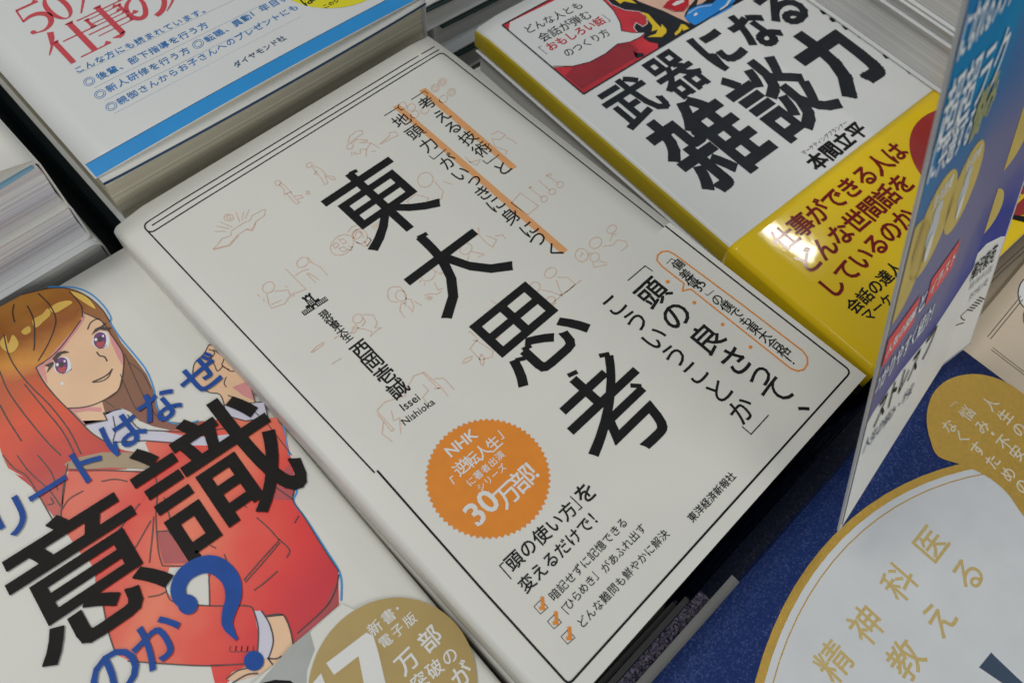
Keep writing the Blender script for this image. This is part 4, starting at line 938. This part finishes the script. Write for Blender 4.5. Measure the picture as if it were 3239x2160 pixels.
# ================================================================== NAVY GLITTER BOOK (lower right)
G_NAV = 'stack of the navy glitter book'
nz = -.012
nc = P(2186, 784, nz); nyaw = -.9
cn, sn = math.cos(math.radians(nyaw)), math.sin(math.radians(nyaw)); nW, nH, nT = .1820, .188, .0105
ntl = (nc[0] - nW * cn, nc[1] - nW * sn)
nb = Thing('book', 'navy glitter book with white disc, gold ring and gold bubble', 'book', (ntl[0], ntl[1], nz), nyaw, nW, nH, nT, G_NAV)
cover(nb, NAVY, r=.002, th=.0006)
bx = .0526 - ntl[0]
def head_side(b, zt, zb, x0, x1, m, name, d=.0, e=-.002):
    V = [(x0, d, zb), (x1, d, zb), (x1, d, zt), (x0, d, zt), (x0, e, zb), (x1, e, zb), (x1, e, zt), (x0, e, zt)]
    return mesh_obj(name, V, [(1, 0, 3, 2), (4, 5, 6, 7), (0, 1, 5, 4), (3, 7, 6, 2), (1, 2, 6, 5), (0, 4, 7, 3)], [m], None, b.o)
block(nb, BLACKP)
GREYD = mat('grey_paper_strip_shaded', (.10, .10, .09), .5, .05, 60)  # darker copy of the strip paper, shading put into its colour
GREYS = mat('grey_paper_strip', (.17, .17, .16), .5, .05, 60)
head_side(nb, nT - .0006, nT - .0012, .004, bx, GREYS, 'paper_slip', .0026)
ni = Ink(nb)
cp = [nb.loc(*p) for p in R9((500, 1568), (870, 750), (1000, 600), (1300, 330), (1500, 215), (1820, 75))] + [nb.loc(1805, 1365)]
A_ = np.array([[2 * p[0], 2 * p[1], 1] for p in cp]); B_ = np.array([p @ p for p in cp]); so = np.linalg.lstsq(A_, B_, rcond=None)[0]
ncn = so[:2]; nr = math.sqrt(so[2] + ncn @ ncn)
print('navy circle', ncn, nr)
cir = lambda r, n=96: [ncn + r * np.array([math.cos(a), math.sin(a)]) for a in np.linspace(0, 2 * math.pi, n, False)]
ni.polyl(cir(nr), GOLD, 1); ni.polyl(cir(nr - .0022), SILVERW, 2)
ni.strokel(cir(nr - .0042), .0003, GOLD, 3, True)
chars(ni, ID, [('医', 2136, 1248), ('科', 2063, 1335), ('神', 1988, 1432), ('精', 1913, 1517), ('教', 2078, 1512), ('え', 2154, 1419), ('る', 2221, 1317)], .0092, GOLDL, .010, layer=3)
DS = mat('slate_print', (.05, .08, .13), .4, .08, 60)
ni.poly(R9((2122, 1355), (2038, 1458), (2200, 1568), (2300, 1640), (2420, 1640), (2150, 1385)), DS, 3)
ni.build('cover_print')
gbub = Ink(nb, base=1.6e-4)
gbub.poly([(2127, 968), (2131, 930), (2148, 895), (2185, 868), (2238, 859), (2290, 870), (2340, 898), (2420, 970), (2560, 1120), (2560, 1300), (2420, 1260), (2351, 1186), (2310, 1130), (2262, 1092), (2210, 1068), (2154, 1048), (2135, 1010)], GOLD, 1, True)
PG = mat('pale_gold_print', (.78, .70, .52), .4, .05)
chars(gbub, ID, [('人', 2272, 927), ('生', 2306, 956), ('の', 2338, 986), ('悩', 2219, 949), ('み', 2253, 979), ('・', 2278, 996), ('不', 2304, 1016), ('安', 2334, 1040), ('な', 2178, 979), ('く', 2208, 1003), ('す', 2243, 1031), ('た', 2277, 1059), ('め', 2313, 1088), ('の', 2345, 1116)], .0046, PG, .012, layer=3)
gbub.stroke([(2180, 934), (2194, 922), (2200, 928)], .0002, PG, 3)
gbub.build('gold_bubble')
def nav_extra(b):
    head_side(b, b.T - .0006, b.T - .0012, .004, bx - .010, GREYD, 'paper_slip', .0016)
    head_side(b, b.T + .0003, b.T + .0001, .004, bx - .006, NAVYF, 'lit_glitter_strip', -.0002, -.0048)  # thin sheet added to paint the lit reflection on this cover
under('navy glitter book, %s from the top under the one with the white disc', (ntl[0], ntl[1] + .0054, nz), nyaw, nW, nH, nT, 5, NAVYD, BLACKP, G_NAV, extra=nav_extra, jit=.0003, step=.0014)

# ================================================================== CREAM BOOKS (right edge)
G_CRE = 'cream books with thin double lines'
czz = -.0205
cq = P(2215, 770, czz)
def cream(label, tl, yaw, T, lines):
    t = Thing('book', label, 'book', tl, yaw, .128, .188, T, G_CRE)
    cover(t, CREAM, r=.002); block(t, PCREAM)
    k = Ink(t)
    for ln in lines: k.stroke(ln, .00022, LINE, 1)
    return t, k
c1, k1 = cream('cream book with thin double lines right of the navy corner', (ntl[0] + nW * cn + .0026, cq[1] + .0002, czz), 0, .0110,
    [ZC((1735, 885), (2300, 195)), ZC((1782, 925), (2330, 255)), ZC((1820, 1068), (2352, 1480), (2500, 1600)), ZC((1790, 1100), (2352, 1530), (2500, 1650))])
wc = one(ZC, 2500, 150)
k1.ell(wc, 34, 40, WHITE2, 1); k1.ring(wc, 34, .0004, LINE, 2, ry=40)
wc2 = one(ZC, 2560, 560); k1.ell(wc2, 30, 34, WHITE2, 1); k1.ring(wc2, 30, .0003, LINE, 2, ry=34)
k1.build('cover_print')
cq2 = P(2320, 567, -.030)
c2, k2 = cream('lower cream book peeking out beyond the upper cream one', (ntl[0] + nW * cn + .0035, cq2[1] + .001, -.0318), 0, .0100,
    [[(2262, 650), (2300, 612), (2351, 566)], [(2265, 658), (2304, 620), (2351, 578)]])
k2.build('cover_print')
for i in range(3):
    t = Thing('book', 'cream book, %s from the bottom of the stack at the right edge' % ['third', 'second', 'first'][i], 'book', (ntl[0] + nW * cn + .003, cq[1] + .004, -.0420 - .011 * i), .5 * i, .128, .188, .0108, G_CRE)
    cover(t, CREAM, r=.002); block(t, PCREAM)

# ================================================================== STANDING PROMOTION CARD
bv = np.array([0.9848, 0.0687, -0.1595]); bv /= np.linalg.norm(bv)
upv = np.array([0.1234, 0.3695, 0.921]); upv -= bv * (upv @ bv); upv /= np.linalg.norm(upv); nrm = np.cross(bv, upv)
Rr = P(2269, 662, -.0165)
def hit(px, py, p0, n_):
    d = ray(px, py); return CC + d * ((n_ @ (p0 - CC)) / (n_ @ d))
T0 = hit(1921, 1217, Rr, nrm)
CH_, CT, CF = .150, .0006, .074
CW = CF
Mt = Matrix((tuple(bv), tuple(upv), tuple(nrm))).transposed().to_4x4()
card = Thing('display_card', 'leaning blue and purple promotion card with gold ovals', 'display card', (T0[0], T0[1], T0[2] - TABLE + CT), 0, CW, CH_, CT, tilt=Mt)
card.M = Matrix.Translation(Vector(T0.tolist())) @ Mt; card.o.matrix_world = card.M; card.t = np.array(card.M.translation); card.A = np.array(card.M.to_3x3())
CARDB = grad('card_print', [(0, lin(125, 125, 160)), (.14, lin(30, 120, 175)), (.30, lin(25, 135, 185)), (.42, lin(70, 115, 165)), (.56, lin(120, 120, 155)), (.72, lin(112, 112, 150)), (.85, lin(48, 62, 150)), (1, lin(90, 75, 115))], math.radians(-78), -.15, -.002, .25, .35, 28)
b_ = CARDB.node_tree.nodes['Principled BSDF']; b_.inputs['Coat Weight'].default_value = .0; b_.inputs['Roughness'].default_value = .5; b_.inputs['Specular IOR Level'].default_value = .2
CLEAR = mat('laminate_edge', (.50, .50, .50), .2, .03, 60, coat=.5)
rx = .003
def rrect(x0, y0, x1, y1, r, n=5):
    out = []
    for cx, cy, a0 in ((x1 - r, y1 - r, 0), (x0 + r, y1 - r, 90), (x0 + r, y0 + r, 180), (x1 - r, y0 + r, 270)):
        for i in range(n + 1):
            a = math.radians(a0 + 90 * i / n); out.append((cx + r * math.cos(a), cy + r * math.sin(a)))
    return out
phi = math.radians(14)
b2 = bv * math.cos(phi) + nrm * math.sin(phi)
M2t = Matrix((tuple(b2), tuple(upv), tuple(np.cross(b2, upv)))).transposed().to_4x4()
F0 = T0 + bv * CF
p2 = Thing.__new__(Thing); p2.W, p2.H, p2.T = .05, CH_, CT; p2.zf = lambda x, y: 0.0
p2.M = Matrix.Translation(Vector(F0.tolist())) @ M2t; p2.A = np.array(p2.M.to_3x3()); p2.t = np.array(p2.M.translation); p2.o = card.o
XF2 = card.M.inverted() @ p2.M
W2 = max(p2.loc(2326, 435)[0], p2.loc(2280, 634)[0]); print('card', T0, CW, 'right panel', W2, p2.loc(2326, 435), p2.loc(2280, 634))
def sheet(name, W, xf=None, r=.0015):
    q = [(0, 0), (W, 0), (W, CH_), (0, CH_)]; nq = 4
    V = [(x, y, 0) for x, y in q] + [(x, y, CT) for x, y in q]
    if xf is not None: V = [tuple(xf @ Vector(v)) for v in V]
    return mesh_obj(name, V, [tuple(range(nq))[::-1], tuple(range(nq, 2 * nq))] + [(i, (i + 1) % nq, nq + (i + 1) % nq, nq + i) for i in range(nq)], [CLEAR], None, card.o)
q = []
sheet('laminated_sheet', CW); sheet('folded_wing', W2, XF2)
ck = Ink(card, base=8e-5, step=5e-5)
# its artwork lies in the sheet's own coordinates (0..CW, 0..CH)
ck2 = Ink(p2, base=8e-5, step=5e-5)
ck.polyl([(.0012, .0012), (CW, .0012), (CW, CH_ - .002), (.0012, CH_ - .002)], CARDB, 0)
ck2.polyl([(0, .0012), (W2 - .0010, .0012), (W2 - .0010, CH_ - .002), (0, CH_ - .002)], CARDB, 0)
CWH = mat('card_white_print', (.78, .78, .74), .5, .04, 60, spec=.2); CGOLD = mat('card_gold_print', (.62, .47, .13), .5, .1, 60, spec=.2); CRED = mat('card_red_print', (.80, .10, .10), .5, .06, 60, spec=.2)
CTX = mat('card_text_white', (.84, .88, .88), .5, .03, 60, spec=.2); CYT = mat('card_text_yellow', (.45, .47, .22), .3, .05, 60); FIG = mat('card_figure_print', (.55, .60, .62), .35, .08, 60)
def edge_of(k, pts, w_):
    return [(max(.0014 if k is ck else 0, min(w_, e[0])), max(.0014, e[1])) for e in [k.bk.loc(*p) for p in pts]]
e1 = edge_of(ck, R6((1165, 1568), (1230, 1400), (1310, 1265), (1500, 985), (1700, 735), (1790, 600)), CW)
ck.polyl([(.0014, .0013), (CW, .0013), (CW, e1[-1][1] + .0008)] + e1[::-1] + [(.0014, e1[0][1])], CWH, 1)
e2 = edge_of(ck2, R6((1830, 500), (1880, 380), (1935, 290), (2010, 190), (2090, 110), (2190, 60), (2260, 30)), W2 - .001)
ck2.polyl([(0, .0013), (W2 - .001, .0013), (W2 - .001, e2[-1][1])] + e2[::-1] + [(0, e1[-1][1] + .0008)], CWH, 1)
def disc(k, c, r, m, layer, ry=None, dy=0, n=28):
    k.polyl([(c[0] + r * math.cos(a), c[1] + dy + (ry or r) * math.sin(a)) for a in np.linspace(0, 2 * math.pi, n, False)], m, layer)
def gold_disc(k, p, r):
    c = k.bk.loc(*p); lo_, hi_ = (.0014, CW) if k is ck else (0, W2 - .0012)
    pts = [(min(max(c[0] + r * math.cos(a), lo_), hi_), c[1] + r * math.sin(a)) for a in np.linspace(0, 2 * math.pi, 40, False)]
    k.polyl(pts, CGOLD, 2)
    if lo_ + .004 < c[0] < hi_ - .004:
        disc(k, c, r * .28, FIG, 3, r * .34, -r * .10); disc(k, c, r * .22, FIG, 4, r * .20, r * .30); disc(k, c, r * .16, CWH, 5, r * .3, -r * .45)
        for i in range(4): k.put('生活習慣'[i], np.array([c[0] + (i - 1.5) * r * .24, c[1] + r * .68]), r * .24, r * .3, (1, 0), CTX, 5, .01)
for k_, c_, t_ in ((ck, (2141, 519), (2168, 399)), (ck, (2075, 634), (2098, 497)), (ck, (2212, 432), (2234, 333)), (ck2, (2261, 355), (2274, 284)), (ck2, (2308, 328), (2330, 238)), (ck2, (2264, 492), (2283, 432))):
    gold_disc(k_, c_, min(.0115, .92 * abs(k_.bk.loc(*t_)[1] - k_.bk.loc(*c_)[1])))
def row(txt, p0, p1, m, size, bold, k=None):
    k = k or ck; sx_ = 1.0
    if p1 is not None: sx_ = min(1.0, .98 * np.linalg.norm(k.bk.loc(*p1) - k.bk.loc(*p0)) / (len(txt) - 1) / size)
    k.text(txt, p0, p1, m, size=size, bold=bold, layer=6, up=0, sxk=sx_)
row('超超ラク', one(R3, 1830, 760), one(R3, 2170, 400), CTX, .0135, .008)
row('な', one(R3, 2250, 330), None, CTX, .0115, .022, ck2); row('生', one(R3, 2340, 230), None, CTX, .0120, .022, ck2)
row('になれるメンタル', one(R3, 1930, 240), one(R3, 2330, -180), CTX, .0088, .015)
row('を', one(R3, 2265, 500), None, CTX, .0075, .02, ck2); row('解', one(R3, 2335, 400), None, CTX, .0075, .02, ck2)
row('に共通する', one(R3, 1720, 1110), one(R3, 1960, 870), CTX, .0088, .012)
row('悩み', one(R3, 2030, 780), one(R3, 2120, 640), CYT, .0110, .03)
def label_box(k, a, b, h):
    A = k.bk.loc(*a); B = k.bk.loc(*b); y = (A[1] + B[1]) / 2
    a0 = max(A[0], .0016); b0 = min(B[0], CW - .0002)
    k.polyl([(a0, y - h / 2), (b0, y - h / 2), (b0, y + h / 2), (a0, y + h / 2)], CRED, 4)
    return a0, b0, y
def sheet_row(k, txt, x0, x1, y, m, size, bold):
    n = len(txt)
    for i, ch in enumerate(txt): k.put(ch, np.array([x0 + (x1 - x0) * (i + .5) / n, y]), size, size, (1, 0), m, 6, bold)
xa, xb, yy = label_box(ck, one(R6, 1350, 950), one(R6, 1615, 510), .0078)
sheet_row(ck, '人気の図解', xa + .0005, xb - .0005, yy, CTX, (xb - xa) / 5.2, .02)
xc, xd, yy2 = label_box(ck, one(R6, 1690, 420), one(R6, 1870, 200), .0078)
sheet_row(ck, 'イラスト', xc + .0005, min(xd, CW) - .0005, yy2, CTX, (min(xd, CW) - xc) / 4.2, .02)
sheet_row(ck, 'と', xb + .0005, xc - .0005, (yy + yy2) / 2, CTX, .0062, .012)
row('でわかりやすく紹介！', one(R6, 1265, 1160), one(R6, 1720, 560), CTX, .0066, .01)
row('ストレス', one(R6, 1360, 1240), one(R6, 1590, 930), INK, .0105, .014); row('フ', one(R6, 1690, 790), None, INK, .0105, .014)
row('人生の悩み・不安', one(R6, 1260, 1480), one(R6, 1560, 1120), DBL, .0046, .01)
row('樺沢紫苑', one(R6, 2000, 300), one(R6, 2130, 180), INK, .0070, .006, ck2)
row('精神科医', one(R6, 1985, 395), one(R6, 2110, 285), GREYP, .0028, .0, ck2)
row('ダイヤモンド社', one(R6, 1975, 475), one(R6, 2085, 370), INK, .0034, .0, ck2)
for q_ in range(6): ck2.stroke(ZC((1580 - q_ * 40, 210 + q_ * 42), (1600 - q_ * 40, 214 + q_ * 42), (1670 - q_ * 40, 245 + q_ * 38)), .0004, LINE, 5)
ck2.stroke(ZC((1390, 410), (1330, 470), (1270, 530), (1300, 580), (1340, 595)), .0003, LINE, 5, smooth=True)
ck2.stroke(ZC((1320, 640), (1200, 680), (1110, 750), (1060, 840), (1040, 960)), .0003, LINE, 5, smooth=True)
# drop anything that would poke beyond the sheet
for k_, w_ in ((ck, CW), (ck2, W2)):
    lo_ = .0005 if k_ is ck else -.0001
    keep = [(f, mi) for f, mi in zip(k_.F, k_.MI) if all(lo_ < k_.V[i][0] < w_ + (.0001 if k_ is ck else -.0004) and .0005 < k_.V[i][1] < CH_ - .0005 for i in f)]
    k_.F = [k[0] for k in keep]; k_.MI = [k[1] for k in keep]
ck.build('printed_face'); ck2.build('wing_print', card.o, xf=XF2)
